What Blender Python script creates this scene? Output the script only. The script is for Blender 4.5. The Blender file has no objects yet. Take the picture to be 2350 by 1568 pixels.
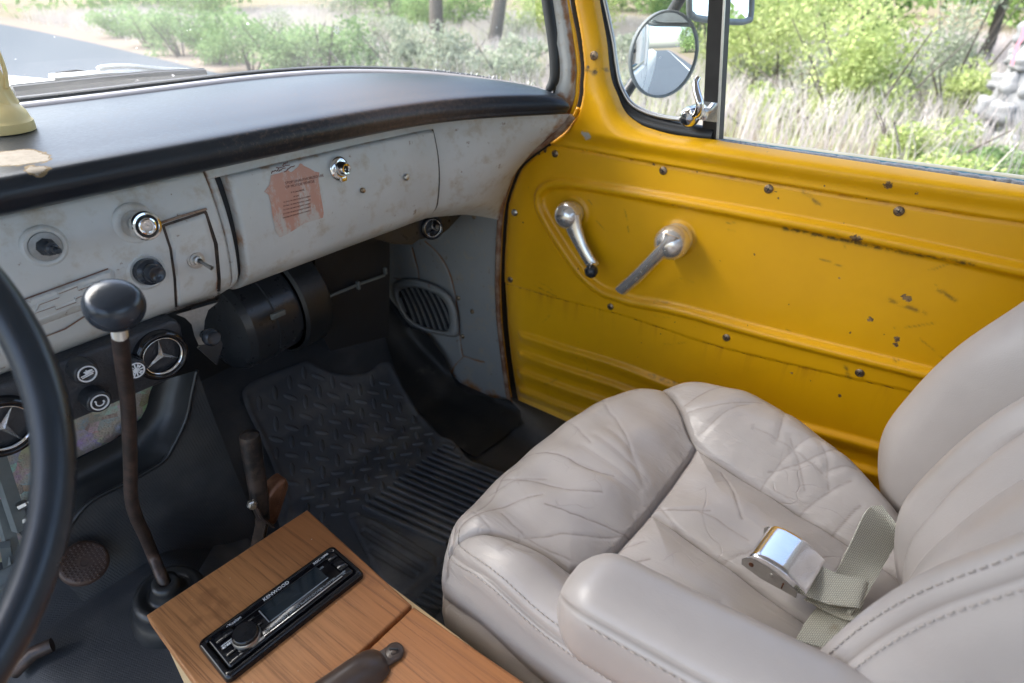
import bpy, bmesh, math, random
import numpy as np
from mathutils import Vector, Matrix
R = math.radians
rng = np.random.default_rng(7)
random.seed(7)
SC = bpy.context.scene
COL = SC.collection
np.seterr(all='ignore')

# ------------------------------------------------------------------ camera, world, sun, exposure
# metres; X to the passenger side, Y to the front of the truck, Z up; z=0 is the cab floor
CAM = np.array([0.0, 0.0, 0.95])
FPX, CX, CY = 1394.0, 1175.0, 784.0          # focal length and centre in pixels of a 2350 px wide survey print

def cam_basis(az=54.07, pitch=30.7, roll=0.85):
    a, p, r = R(az), R(pitch), R(roll)
    fw = np.array([math.sin(a)*math.cos(p), math.cos(a)*math.cos(p), -math.sin(p)])
    rt = np.array([math.cos(a), -math.sin(a), 0.0]); up = np.cross(rt, fw)
    return rt*math.cos(r)+up*math.sin(r), up*math.cos(r)-rt*math.sin(r), fw
RT, UP, FW = cam_basis()
cd = bpy.data.cameras.new('camera')
cam = bpy.data.objects.new('camera', cd); COL.objects.link(cam)
cd.sensor_width = 36.0; cd.lens = FPX/2350*36.0
cd.clip_start = 0.02; cd.clip_end = 500
cd.dof.use_dof = True; cd.dof.focus_distance = 0.80; cd.dof.aperture_fstop = 5.0
cam.matrix_world = Matrix(((RT[0], UP[0], -FW[0], CAM[0]), (RT[1], UP[1], -FW[1], CAM[1]), (RT[2], UP[2], -FW[2], CAM[2]), (0, 0, 0, 1)))
SC.camera = cam

SUN_EL, SUN_AZ = 52.0, -25.0                   # azimuth from +Y towards +X
w = bpy.data.worlds.new('World'); SC.world = w; w.use_nodes = True
wn = w.node_tree.nodes; wl = w.node_tree.links
sky = wn.new('ShaderNodeTexSky'); sky.sky_type = 'NISHITA'; sky.sun_disc = False
sky.sun_elevation = R(SUN_EL); sky.sun_rotation = R(SUN_AZ); sky.dust_density = 3.0; sky.air_density = 1.0; sky.ozone_density = 1.0
hs = wn.new('ShaderNodeHueSaturation'); hs.inputs['Saturation'].default_value = 0.95
wl.new(sky.outputs[0], hs.inputs['Color']); wl.new(hs.outputs[0], wn['Background'].inputs[0])
wn['Background'].inputs[1].default_value = 0.15
sd = bpy.data.lights.new('sun', 'SUN'); sd.energy = 2.0; sd.angle = R(60); sd.color = (1.0, 0.99, 0.975)
sun = bpy.data.objects.new('sun', sd); COL.objects.link(sun)
sdir = Vector((math.sin(R(SUN_AZ))*math.cos(R(SUN_EL)), math.cos(R(SUN_AZ))*math.cos(R(SUN_EL)), math.sin(R(SUN_EL))))
sun.rotation_euler = sdir.to_track_quat('Z', 'Y').to_euler(); sun.location = (0, 0, 20)
SC.view_settings.view_transform = 'Standard'; SC.view_settings.look = 'None'
SC.view_settings.exposure = 2.05; SC.view_settings.gamma = 1.0
cy = SC.cycles
cy.use_denoising = True; cy.max_bounces = 10; cy.diffuse_bounces = 5; cy.glossy_bounces = 5; cy.transmission_bounces = 4
cy.transparent_max_bounces = 24; cy.caustics_reflective = False; cy.caustics_refractive = False; cy.sample_clamp_indirect = 8.0

# ------------------------------------------------------------------ survey: a point of the photograph on a known plane of the truck
def ray(x, y): return FW + RT*(x-CX)/FPX - UP*(y-CY)/FPX
def onX(x, y, X): d = ray(x, y); return CAM + d*(X/d[0])
def onY(x, y, Y): d = ray(x, y); return CAM + d*(Y/d[1])
def onZ(x, y, Z): d = ray(x, y); return CAM + d*((Z-CAM[2])/d[2])

# ------------------------------------------------------------------ mesh helpers
def smooth(x): x = np.clip(x, 0, 1); return x*x*(3-2*x)
def catmull(P, n=8, closed=False):
    P = np.asarray(P, float); m = len(P); out = []
    rngk = range(m if closed else m-1)
    for k in rngk:
        if closed: p0, p1, p2, p3 = P[(k-1) % m], P[k], P[(k+1) % m], P[(k+2) % m]
        else: p0, p1, p2, p3 = P[max(k-1, 0)], P[k], P[k+1], P[min(k+2, m-1)]
        for t in np.linspace(0, 1, n, endpoint=False):
            out.append(.5*((2*p1)+(-p0+p2)*t+(2*p0-5*p1+4*p2-p3)*t*t+(-p0+3*p1-3*p2+p3)*t**3))
    if not closed: out.append(P[-1])
    return np.array(out)
def pdist(P, line):
    """distance from points P (n,2) to a polyline, and the nearest points"""
    P = np.asarray(P, float); L = np.asarray(line, float)
    best = np.full(len(P), 1e9); near = np.zeros_like(P)
    for a, b in zip(L[:-1], L[1:]):
        ab = b-a; q = ab@ab
        if q < 1e-14: continue
        t = np.clip(((P-a)@ab)/q, 0, 1); c = a+t[:, None]*ab; d = np.hypot(*(P-c).T)
        k = d < best; best[k] = d[k]; near[k] = c[k]
    return best, near
def inside(P, poly):
    P = np.asarray(P); x, y = P[:, 0], P[:, 1]; r = np.zeros(len(P), bool); L = np.asarray(poly)
    for (x1, y1), (x2, y2) in zip(L, np.roll(L, -1, 0)):
        c = ((y1 > y) != (y2 > y)) & (x < (x2-x1)*(y-y1)/((y2-y1) if y2 != y1 else 1e-12)+x1); r ^= c
    return r

class MB:
    """collects shapes, then links them as ONE mesh object"""
    def __init__(s): s.v = []; s.f = []; s.m = []; s.n = 0; s.att = {}
    def add(s, v, f, mi=0, **att):
        v = np.asarray(v, float).reshape(-1, 3); s.v.append(v)
        s.f += [tuple(int(i)+s.n for i in q) for q in f]; s.m += [mi]*len(f)
        for k, a in att.items():
            s.att.setdefault(k, []).append((s.n, np.asarray(a, float)))
        s.n += len(v); return s
    def grid(s, G, mi=0, cu=False, cv=False, **att):
        G = np.asarray(G, float); a, b = G.shape[:2]; f = []
        for i in range(a if cu else a-1):
            for j in range(b if cv else b-1):
                f.append((i*b+j, ((i+1) % a)*b+j, ((i+1) % a)*b+(j+1) % b, i*b+(j+1) % b))
        return s.add(G.reshape(-1, 3), f, mi, **{k: np.asarray(x).reshape(-1) for k, x in att.items()})
    def tube(s, P, r, n=12, closed=False, mi=0, caps=True, flat=None):
        P = np.asarray(P, float); m = len(P); r = np.broadcast_to(np.asarray(r, float), (m,))
        T = (np.roll(P, -1, 0)-np.roll(P, 1, 0)) if closed else np.gradient(P, axis=0)
        T /= np.linalg.norm(T, axis=1)[:, None]+1e-12
        u = np.cross(T[0], [0, 0, 1.0])
        if np.linalg.norm(u) < 1e-3: u = np.cross(T[0], [1.0, 0, 0])
        rings = []
        for k in range(m):
            u = u-T[k]*(u@T[k]); u /= np.linalg.norm(u)+1e-12; w_ = np.cross(T[k], u)
            a = np.linspace(0, 2*np.pi, n, endpoint=False)
            rings.append(P[k]+r[k]*(np.cos(a)[:, None]*u+np.sin(a)[:, None]*w_*(flat or 1)))
        s.grid(rings, mi, cu=closed, cv=True)
        if not closed and caps:
            s.f += [tuple(range(s.n-n, s.n)), tuple(range(s.n-m*n, s.n-m*n+n))[::-1]]; s.m += [mi, mi]
        return s
    def lathe(s, prof, o, axis, n=32, mi=0, xdir=None):
        """prof: (radius, height along axis)"""
        ax = np.array(axis, float); ax /= np.linalg.norm(ax)
        u = np.cross(ax, [0, 0, 1.0]) if xdir is None else np.array(xdir, float)
        if np.linalg.norm(u) < 1e-3: u = np.array([1.0, 0, 0])
        u = u-ax*(u@ax); u /= np.linalg.norm(u); w_ = np.cross(ax, u)
        a = np.linspace(0, 2*np.pi, n, endpoint=False)
        return s.grid([np.array(o)+h*ax+r_*(np.cos(a)[:, None]*u+np.sin(a)[:, None]*w_) for r_, h in prof], mi, cv=True)
    def box(s, c, size, M=None, mi=0, bev=0.0, seg=2):
        bm = bmesh.new(); bmesh.ops.create_cube(bm, size=1.0)
        bmesh.ops.scale(bm, vec=Vector(size), verts=bm.verts)
        if bev: bmesh.ops.bevel(bm, geom=bm.edges[:], offset=bev, segments=seg, profile=.5, affect='EDGES')
        bm.verts.ensure_lookup_table()
        V = np.array([v.co[:] for v in bm.verts]); F = [[v.index for v in f.verts] for f in bm.faces]; bm.free()
        if M is not None: V = V@np.asarray(M).T
        return s.add(V+np.asarray(c), F, mi)
    def prism(s, poly, o, u, v, h, mi=0, bev=0.0, seg=2):
        """polygon (a,b) in the frame o,u,v, extruded by the vector h"""
        o, u, v, h = [np.asarray(x, float) for x in (o, u, v, h)]
        bm = bmesh.new(); P = [o+a*u+b*v for a, b in poly]
        vs = [bm.verts.new(p) for p in P]; f = bm.faces.new(vs)
        r = bmesh.ops.extrude_face_region(bm, geom=[f]); top = [g for g in r['geom'] if isinstance(g, bmesh.types.BMVert)]
        bmesh.ops.translate(bm, verts=top, vec=Vector(h)); bmesh.ops.recalc_face_normals(bm, faces=bm.faces[:])
        if bev:
            ed = [e for e in bm.edges if any(x in top for x in e.verts) and len(e.link_faces) == 2 and all(x in top for x in e.verts)]
            bmesh.ops.bevel(bm, geom=ed, offset=bev, segments=seg, profile=.5, affect='EDGES')
        bm.verts.index_update(); bm.verts.ensure_lookup_table()
        V = [x.co[:] for x in bm.verts]; F = [[x.index for x in q.verts] for q in bm.faces]; bm.free()
        return s.add(V, F, mi)
    def build(s, name, mats, parent=None, sm=True, angle=40, fixn=True):
        me = bpy.data.meshes.new(name); V = np.concatenate(s.v) if s.v else np.zeros((0, 3))
        me.from_pydata(V.tolist(), [], s.f); 
        mats = mats if isinstance(mats, (list, tuple)) else [mats]
        for m in mats: me.materials.append(m)
        if len(mats) > 1: me.polygons.foreach_set('material_index', s.m)
        for k, parts in s.att.items():
            a = np.zeros(len(V)); 
            for st, x in parts: a[st:st+len(x)] = x
            at = me.attributes.new(k, 'FLOAT', 'POINT'); at.data.foreach_set('value', a)
        if fixn and len(V) < 60000:
            bm = bmesh.new(); bm.from_mesh(me); bmesh.ops.recalc_face_normals(bm, faces=bm.faces[:]); bm.to_mesh(me); bm.free()
        if sm:
            me.polygons.foreach_set('use_smooth', [True]*len(me.polygons))
            if angle and len(V) < 60000: me.set_sharp_from_angle(angle=R(angle))
        me.update()
        o = bpy.data.objects.new(name, me); COL.objects.link(o)
        put(o, parent); return o

def put(o, parent):
    if parent is not None:
        o.parent = parent; o.matrix_parent_inverse = Matrix.Translation(-world_of(parent))
def world_of(p):
    t = Vector(p.location)
    q = p
    while q.parent is not None: 
        t = Vector(q.location) + q.matrix_parent_inverse.translation + world_of(q.parent); return t
    return t
def thing(name, label, cat, loc=(0, 0, 0), group=None):
    o = bpy.data.objects.new(name, None); COL.objects.link(o); o.location = loc; o.empty_display_size = .1
    return tag(o, label, cat, group)
def tag(o, label, cat, group=None, kind=None):
    if label: o['label'] = label
    if cat: o['category'] = cat
    if group: o['group'] = group
    if kind: o['kind'] = kind
    return o
def struct(o): o['kind'] = 'structure'; return o

def sheet(poly, step):
    """fine quad mesh of a 2-D polygon, edge vertices drawn onto the outline"""
    poly = np.asarray(poly, float); lo, hi = poly.min(0)-step, poly.max(0)+step
    nx, ny = int((hi[0]-lo[0])/step)+2, int((hi[1]-lo[1])/step)+2
    gx = lo[0]+np.arange(nx)*step; gy = lo[1]+np.arange(ny)*step
    P = np.stack(np.meshgrid(gx, gy, indexing='ij'), -1).reshape(-1, 2)
    c = (P.reshape(nx, ny, 2)[:-1, :-1]+step/2).reshape(-1, 2); k = inside(c, poly).reshape(nx-1, ny-1)
    i, j = np.nonzero(k); f = np.stack([i*ny+j, (i+1)*ny+j, (i+1)*ny+j+1, i*ny+j+1], 1)
    cnt = np.bincount(f.ravel(), minlength=len(P)); b = (cnt > 0) & (cnt < 4)
    cl = np.vstack([poly, poly[:1]]); idx = np.nonzero(b)[0]; P[idx] = pdist(P[idx], cl)[1]
    used = np.nonzero(cnt)[0]; mp = np.full(len(P), -1); mp[used] = np.arange(len(used))
    return P[used], mp[f]

def text(name, s, size, o, u, v, mat, parent, ext=0.0002, align='LEFT'):
    """flat lettering: baseline from point o along unit vector u, up along v"""
    cu = bpy.data.curves.new(name, 'FONT'); cu.body = s; cu.size = size; cu.extrude = ext; cu.align_x = align; cu.resolution_u = 3
    t = bpy.data.objects.new(name, cu); COL.objects.link(t)
    dg = bpy.context.evaluated_depsgraph_get(); me = bpy.data.meshes.new_from_object(t.evaluated_get(dg))
    bpy.data.objects.remove(t); bpy.data.curves.remove(cu)
    u, v = Vector(u).normalized(), Vector(v).normalized(); n = u.cross(v)
    me.transform(Matrix(((u.x, v.x, n.x, o[0]), (u.y, v.y, n.y, o[1]), (u.z, v.z, n.z, o[2]), (0, 0, 0, 1))))
    me.materials.clear(); me.materials.append(mat)
    ob = bpy.data.objects.new(name, me); COL.objects.link(ob); put(ob, parent); return ob

# ------------------------------------------------------------------ materials
class NT:
    def __init__(s, name):
        s.mat = bpy.data.materials.new(name); s.mat.use_nodes = True; s.t = s.mat.node_tree; s.n = s.t.nodes; s.l = s.t.links
        s.b = s.n['Principled BSDF']; s.tc = s.n.new('ShaderNodeTexCoord')
    def link(s, a, b): s.l.new(a, b)
    def setv(s, sock, v):
        if hasattr(v, 'links') or isinstance(v, bpy.types.NodeSocket): s.l.new(v, sock)
        elif isinstance(v, (tuple, list)) and len(v) == 3 and sock.type == 'RGBA': sock.default_value = (*v, 1)
        else: sock.default_value = v
    def co(s, scale=(1, 1, 1), rot=(0, 0, 0), src=None):
        m = s.n.new('ShaderNodeMapping'); m.inputs['Scale'].default_value = scale; m.inputs['Rotation'].default_value = rot
        s.l.new(src or s.tc.outputs['Object'], m.inputs['Vector']); return m.outputs[0]
    def noise(s, scale, detail=4, rough=.55, co=None, dist=0, out=0):
        n = s.n.new('ShaderNodeTexNoise'); n.inputs['Scale'].default_value = scale; n.inputs['Detail'].default_value = detail
        n.inputs['Roughness'].default_value = rough; n.inputs['Distortion'].default_value = dist
        s.l.new(co or s.tc.outputs['Object'], n.inputs['Vector']); return n.outputs[out]
    def voro(s, scale, feat='F1', co=None, out=0, rnd=1):
        n = s.n.new('ShaderNodeTexVoronoi'); n.feature = feat; n.inputs['Scale'].default_value = scale
        n.inputs['Randomness'].default_value = rnd
        s.l.new(co or s.tc.outputs['Object'], n.inputs['Vector']); return n.outputs[out]
    def wave(s, scale, dist=2, detail=3, co=None, axis='X', dscale=1):
        n = s.n.new('ShaderNodeTexWave'); n.bands_direction = axis; n.inputs['Scale'].default_value = scale
        n.inputs['Distortion'].default_value = dist; n.inputs['Detail'].default_value = detail; n.inputs['Detail Scale'].default_value = dscale
        s.l.new(co or s.tc.outputs['Object'], n.inputs['Vector']); return n.outputs['Fac']
    def attr(s, name): n = s.n.new('ShaderNodeAttribute'); n.attribute_name = name; return n.outputs['Fac']
    def math(s, op, a, b=0.0, c=None, clamp=False):
        n = s.n.new('ShaderNodeMath'); n.operation = op; n.use_clamp = clamp; s.setv(n.inputs[0], a); s.setv(n.inputs[1], b)
        if c is not None: s.setv(n.inputs[2], c)
        return n.outputs[0]
    def ramp(s, f, lo, hi, a=0.0, b=1.0):
        n = s.n.new('ShaderNodeMapRange'); n.interpolation_type = 'SMOOTHSTEP'; s.setv(n.inputs['Value'], f)
        n.inputs['From Min'].default_value = lo; n.inputs['From Max'].default_value = hi
        n.inputs['To Min'].default_value = a; n.inputs['To Max'].default_value = b; return n.outputs[0]
    def mix(s, f, a, b):
        n = s.n.new('ShaderNodeMix'); n.data_type = 'RGBA'; s.setv(n.inputs[0], f); s.setv(n.inputs[6], a); s.setv(n.inputs[7], b); return n.outputs[2]
    def mixf(s, f, a, b):
        n = s.n.new('ShaderNodeMix'); n.data_type = 'FLOAT'; s.setv(n.inputs[0], f); s.setv(n.inputs[2], a); s.setv(n.inputs[3], b); return n.outputs[0]
    def bump(s, h, strength=.5, dist=.002, prev=None):
        n = s.n.new('ShaderNodeBump'); n.inputs['Strength'].default_value = strength; n.inputs['Distance'].default_value = dist
        s.l.new(h, n.inputs['Height'])
        if prev is not None: s.l.new(prev, n.inputs['Normal'])
        return n.outputs[0]
    def out(s, base=None, rough=None, metal=None, normal=None, **kw):
        b = s.b
        if base is not None: s.setv(b.inputs['Base Color'], base)
        if rough is not None: s.setv(b.inputs['Roughness'], rough)
        if metal is not None: s.setv(b.inputs['Metallic'], metal)
        if normal is not None: s.l.new(normal, b.inputs['Normal'])
        for k, v in kw.items(): s.setv(b.inputs[k.replace('_', ' ')], v)
        return s.mat

def plain(name, base, rough=.5, metal=0.0, var=.15, scale=30, bump=0.0, bscale=200, spec=.5, rvar=.1):
    t = NT(name); n = t.noise(scale, 5)
    c = t.mix(n, tuple(x*(1-var) for x in base), tuple(min(1, x*(1+var)) for x in base))
    r = t.math('MULTIPLY_ADD', t.noise(scale*1.7, 4), 2*rvar, rough-rvar)
    nm = t.bump(t.noise(bscale, 4), bump, .001) if bump else None
    return t.out(c, r, metal, nm, Specular_IOR_Level=spec)

def mk_yellow():
    t = NT('yellow_paint'); big = t.noise(5, 5); fine = t.noise(60, 5)
    c = t.mix(t.ramp(big, .3, .7), (.72, .365, .002), (.80, .415, .003))
    streak = t.noise(9, 4, co=t.co((1, 6, .7)))                      # runs of rusty water below the seams
    c = t.mix(t.math('MULTIPLY', t.ramp(t.attr('rust'), .05, 1.0), t.ramp(streak, .48, .72)), c, (.46, .19, .010))
    c = t.mix(t.ramp(t.math('ADD', t.attr('rust'), t.math('MULTIPLY', fine, .9)), 1.28, 1.42), c, (.13, .05, .018))
    spk = t.noise(55, 3, .6); c = t.mix(t.ramp(spk, .735, .76), c, (.10, .06, .03))
    chip = t.ramp(t.math('ADD', t.attr('chip'), t.math('MULTIPLY', t.noise(260, 5, .7), 1.1)), 1.14, 1.24)
    c = t.mix(chip, c, t.mix(t.attr('pale'), t.mix(t.ramp(t.noise(90, 2), .42, .55), (.26, .17, .08), (.09, .055, .03)), (.50, .48, .44)))
    dirt = t.attr('dirt'); c = t.mix(t.math('MULTIPLY', dirt, t.ramp(t.noise(80, 4), .35, .62)), c, (.10, .065, .02))
    r = t.mixf(chip, t.math('MULTIPLY_ADD', fine, .18, .27), .8)
    return t.out(c, r, 0, t.bump(t.noise(320, 3), .06, .0006, t.bump(t.noise(18, 3), .06, .002)), Specular_IOR_Level=.5)
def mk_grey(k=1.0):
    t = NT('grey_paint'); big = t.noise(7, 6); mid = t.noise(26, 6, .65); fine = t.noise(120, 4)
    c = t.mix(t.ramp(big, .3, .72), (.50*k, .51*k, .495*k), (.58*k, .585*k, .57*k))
    c = t.mix(t.ramp(mid, .50, .72, 0, .65), c, (.38, .31, .22))
    c = t.mix(t.ramp(t.noise(48, 6, .7), .625, .70, 0, .8), c, (.17, .095, .05))
    ru = t.attr('rust'); c = t.mix(t.ramp(t.math('ADD', t.math('MULTIPLY', ru, .75), t.math('MULTIPLY', mid, .8)), .72, 1.0), c, t.mix(fine, (.20, .075, .02), (.36, .16, .05)))
    chip = t.ramp(t.math('ADD', t.attr('chip'), t.math('MULTIPLY', t.noise(140, 4), .8)), .95, 1.02)
    c = t.mix(chip, c, (.09, .06, .045))
    return t.out(c, t.math('MULTIPLY_ADD', mid, .25, .32), 0, t.bump(fine, .10, .001), Specular_IOR_Level=.45)
def mk_pad():
    t = NT('black_vinyl'); g = t.noise(170, 4, .7); d = t.noise(6, 5)
    c = t.mix(t.ramp(d, .35, .7), (.008, .012, .019), (.016, .020, .027))
    c = t.mix(t.math('MULTIPLY', t.ramp(g, .52, .7, 0, .35), t.ramp(t.noise(4.5, 4), .42, .66)), c, (.17, .11, .075))
    c = t.mix(t.ramp(t.math('ADD', t.attr('dust'), t.math('MULTIPLY', g, .7)), .55, 1.25, 0, .6), c, (.20, .14, .11))
    chip = t.ramp(t.math('ADD', t.attr('chip'), t.math('MULTIPLY', t.noise(60, 5, .7), .75)), .86, .90)
    rim = t.ramp(t.math('ADD', t.attr('chip'), t.math('MULTIPLY', t.noise(60, 5, .7), .75)), .78, .80)
    c = t.mix(rim, c, (.17, .12, .06)); c = t.mix(chip, c, t.mix(t.noise(90, 5, .7), (.16, .13, .10), (.40, .36, .30)))
    return t.out(c, t.mixf(rim, t.math('MULTIPLY_ADD', g, .18, .28), .85), 0, t.bump(t.noise(420, 3), .15, .0008, t.bump(chip, .5, .002)), Specular_IOR_Level=.5)
def mk_leather():
    t = NT('taupe_leather'); big = t.noise(6, 4)
    c = t.mix(t.ramp(big, .3, .7), (.355, .320, .298), (.405, .368, .345))
    dn = t.n.new('ShaderNodeVectorMath'); dn.operation = 'MULTIPLY_ADD'; t.l.new(t.noise(7, 3, out=1), dn.inputs[0]); dn.inputs[1].default_value = (.07, .07, .07); t.l.new(t.tc.outputs['Object'], dn.inputs[2])
    cr = t.ramp(t.voro(9, 'DISTANCE_TO_EDGE', co=dn.outputs[0]), 0.0, .012)                    # long creases
    cr2 = t.ramp(t.voro(27, 'DISTANCE_TO_EDGE', co=dn.outputs[0]), 0.0, .03)
    worn = t.math('MULTIPLY', t.attr('worn'), t.ramp(t.noise(6.5, 4), .48, .62)); 
    m1 = t.math('MULTIPLY', t.math('SUBTRACT', 1, cr), t.math('MULTIPLY', worn, t.ramp(t.noise(14, 3), .4, .6)))
    m2 = t.math('MULTIPLY', t.math('SUBTRACT', 1, cr2), t.math('MULTIPLY', worn, t.ramp(t.noise(9, 3), .52, .66)))
    c = t.mix(t.math('MULTIPLY', m1, .32, clamp=True), c, (.20, .165, .14)); c = t.mix(t.math('MULTIPLY', m2, .2), c, (.22, .18, .155)); c = t.mix(t.math('MULTIPLY', t.attr('crease'), t.ramp(t.noise(70, 3), .25, .6, .25, .75)), c, (.15, .12, .105))
    c = t.mix(t.math('MULTIPLY', t.attr('seam'), .62), c, (.13, .105, .09))
    wr = t.math('MULTIPLY', t.noise(42, 4, .5, co=t.co((1, .4, 1), (0, 0, .5)), dist=1.5), t.attr('worn'))
    n = t.bump(t.math('MULTIPLY', wr, t.ramp(t.noise(5, 3), .45, .62)), .42, .005); pk = t.noise(75, 3, .5, co=t.co((1, .3, 1), (0, 0, .8)), dist=.8); n = t.bump(t.math('MULTIPLY', pk, t.attr('pucker')), .55, .005, n); n = t.bump(t.math('SUBTRACT', 1, m1), .35, .0016, n); n = t.bump(t.math('SUBTRACT', 1, m2), .4, .0010, n)
    n = t.bump(t.voro(650, 'F1'), .12, .0006, n)
    return t.out(c, t.math('MULTIPLY_ADD', t.noise(40, 4), .16, .27), 0, n, Specular_IOR_Level=.5)
def mk_wood():
    t = NT('cedar_board'); co = t.co((1, .045, .35))
    d = t.n.new('ShaderNodeVectorMath'); d.operation = 'MULTIPLY_ADD'; t.l.new(t.noise(5, 3, out=1), d.inputs[0]); d.inputs[1].default_value = (.02, .0, .02); t.l.new(co, d.inputs[2])
    ring = t.math('MULTIPLY_ADD', t.wave(24, 3.0, 3, co=d.outputs[0], axis='X', dscale=2.2), .05, t.math('MULTIPLY', t.noise(310, 4, .72, co=t.co((1, .02, .6))), 1.0))
    g = t.ramp(ring, .50, .70); fine = t.noise(260, 3, co=t.co((1, .02, 1)))
    patch = t.ramp(t.noise(5, 3, co=t.co((1, .5, 1))), .35, .65)
    c = t.mix(patch, (.37, .150, .052), (.46, .205, .076)); c = t.mix(t.math('MULTIPLY', g, .62), c, (.145, .055, .022)); c = t.mix(t.ramp(fine, .4, .8, 0, .4), c, (.20, .085, .03))
    c = t.mix(t.ramp(t.noise(16, 4), .62, .72, 0, .5), c, (.22, .09, .035)); c = t.mix(t.ramp(t.noise(210, 2), .76, .79), c, (.65, .60, .52))
    return t.out(c, t.math('MULTIPLY_ADD', fine, .2, .36), 0, t.bump(g, .2, -.0012, t.bump(fine, .15, .0006)), Specular_IOR_Level=.4)
def mk_rubber(name='black_rubber', weave=True, base=(.030, .034, .041)):
    t = NT(name); d = t.noise(9, 5)
    c = t.mix(t.ramp(d, .4, .72), base, tuple(x*2.1 for x in (base[0]*1.12, base[1], base[2]*.85)))
    c = t.mix(t.ramp(t.noise(3.2, 5), .52, .78, 0, .4), c, (.062, .056, .045))
    c = t.mix(t.ramp(t.noise(330, 2), .735, .775, 0, .7), c, (.17, .16, .14)); c = t.mix(t.ramp(t.noise(14, 6, .7), .58, .75, 0, .35), c, (.10, .092, .078))
    nm = t.bump(t.noise(150, 3), .2, .001)
    if weave:
        b = t.n.new('ShaderNodeTexBrick'); b.inputs['Scale'].default_value = 105; b.inputs['Mortar Size'].default_value = .09; b.inputs['Mortar Smooth'].default_value = .6
        b.inputs['Brick Width'].default_value = .8; b.inputs['Row Height'].default_value = .28
        t.l.new(t.co((1, 1, 1), (0, 0, R(40))), b.inputs['Vector']); nm = t.bump(b.outputs['Fac'], .35, -.0012, nm)
        c = t.mix(t.math('MULTIPLY', b.outputs['Fac'], .3), c, (.052, .052, .050))
    return t.out(c, t.math('MULTIPLY_ADD', d, .25, .40), 0, nm, Specular_IOR_Level=.45)
def mk_rust(name, a, b, rough=.5, metal=.5, sc=60):
    t = NT(name); n = t.noise(sc, 6, .7); n2 = t.noise(sc*.35, 4)
    c = t.mix(t.ramp(t.math('ADD', t.math('MULTIPLY', n, .6), t.math('MULTIPLY', n2, .4)), .42, .6), a, b)
    return t.out(c, t.math('MULTIPLY_ADD', n, .3, rough-.15), metal, t.bump(n, .3, .0012))
def mk_web():
    t = NT('green_webbing'); b = t.n.new('ShaderNodeTexBrick'); b.inputs['Scale'].default_value = 250; b.inputs['Mortar Size'].default_value = .09; b.inputs['Mortar Smooth'].default_value = 1
    b.inputs['Brick Width'].default_value = .9; b.inputs['Row Height'].default_value = .42; t.l.new(t.co((1, 1, 1), (0, 0, R(12))), b.inputs['Vector'])
    c = t.mix(b.outputs['Fac'], t.mix(t.noise(300, 3), (.54, .525, .44), (.66, .64, .54)), (.19, .185, .15))
    c = t.mix(t.ramp(t.noise(30, 4), .6, .75, 0, .5), c, (.25, .17, .09))
    return t.out(c, .85, 0, t.bump(b.outputs['Fac'], .8, -.0016))
def mk_felt():
    t = NT('jute_padding'); n = t.n.new('ShaderNodeTexVoronoi'); n.inputs['Scale'].default_value = 130; t.l.new(t.noise(30, 4, out=1, dist=1), n.inputs['Vector'])
    v = t.voro(55, out=1, co=t.co((1, .6, 1))); h = t.n.new('ShaderNodeHueSaturation'); h.inputs['Saturation'].default_value = .75; h.inputs['Value'].default_value = 1.0
    t.l.new(v, h.inputs['Color']); c = t.mix(t.ramp(t.noise(40, 5, .7), .38, .62), (.52, .43, .33), h.outputs[0]); c = t.mix(t.noise(90, 4), c, (.55, .47, .37))
    return t.out(c, .95, 0, t.bump(t.noise(120, 5, .7), 1, .006))
def mk_glass(name, dust=.05, tint=(.97, .99, .98)):
    m = bpy.data.materials.new(name); m.use_nodes = True; n = m.node_tree.nodes; l = m.node_tree.links; n.clear()
    o = n.new('ShaderNodeOutputMaterial'); tr = n.new('ShaderNodeBsdfTransparent'); tr.inputs[0].default_value = (*tint, 1)
    gl = n.new('ShaderNodeBsdfGlossy'); gl.inputs['Roughness'].default_value = .02; lw = n.new('ShaderNodeLayerWeight'); lw.inputs[0].default_value = .5; pw = n.new('ShaderNodeMath'); pw.operation = 'POWER'; l.new(lw.outputs['Facing'], pw.inputs[0]); pw.inputs[1].default_value = 5; fr = n.new('ShaderNodeMath'); fr.operation = 'MULTIPLY_ADD'; l.new(pw.outputs[0], fr.inputs[0]); fr.inputs[1].default_value = .45; fr.inputs[2].default_value = .035
    df = n.new('ShaderNodeBsdfTranslucent'); df.inputs[0].default_value = (.9, .9, .88, 1)
    tc = n.new('ShaderNodeTexCoord'); no = n.new('ShaderNodeTexNoise'); no.inputs['Scale'].default_value = 6; no.inputs['Detail'].default_value = 6; l.new(tc.outputs['Object'], no.inputs[0])
    v = n.new('ShaderNodeTexNoise'); v.inputs['Scale'].default_value = 140; v.inputs['Detail'].default_value = 1; l.new(tc.outputs['Object'], v.inputs[0])
    mr = n.new('ShaderNodeMapRange'); l.new(v.outputs[0], mr.inputs[0]); mr.inputs[1].default_value = .765; mr.inputs[2].default_value = .80; mr.inputs[3].default_value = 0; mr.inputs[4].default_value = .35
    ma = n.new('ShaderNodeMath'); ma.operation = 'MULTIPLY_ADD'; l.new(no.outputs[0], ma.inputs[0]); ma.inputs[1].default_value = dust*2; l.new(mr.outputs[0], ma.inputs[2])
    m1 = n.new('ShaderNodeMixShader'); l.new(ma.outputs[0], m1.inputs[0]); l.new(tr.outputs[0], m1.inputs[1]); l.new(df.outputs[0], m1.inputs[2])
    m2 = n.new('ShaderNodeMixShader'); l.new(fr.outputs[0], m2.inputs[0]); l.new(m1.outputs[0], m2.inputs[1]); l.new(gl.outputs[0], m2.inputs[2]); l.new(m2.outputs[0], o.inputs[0])
    return m
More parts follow.
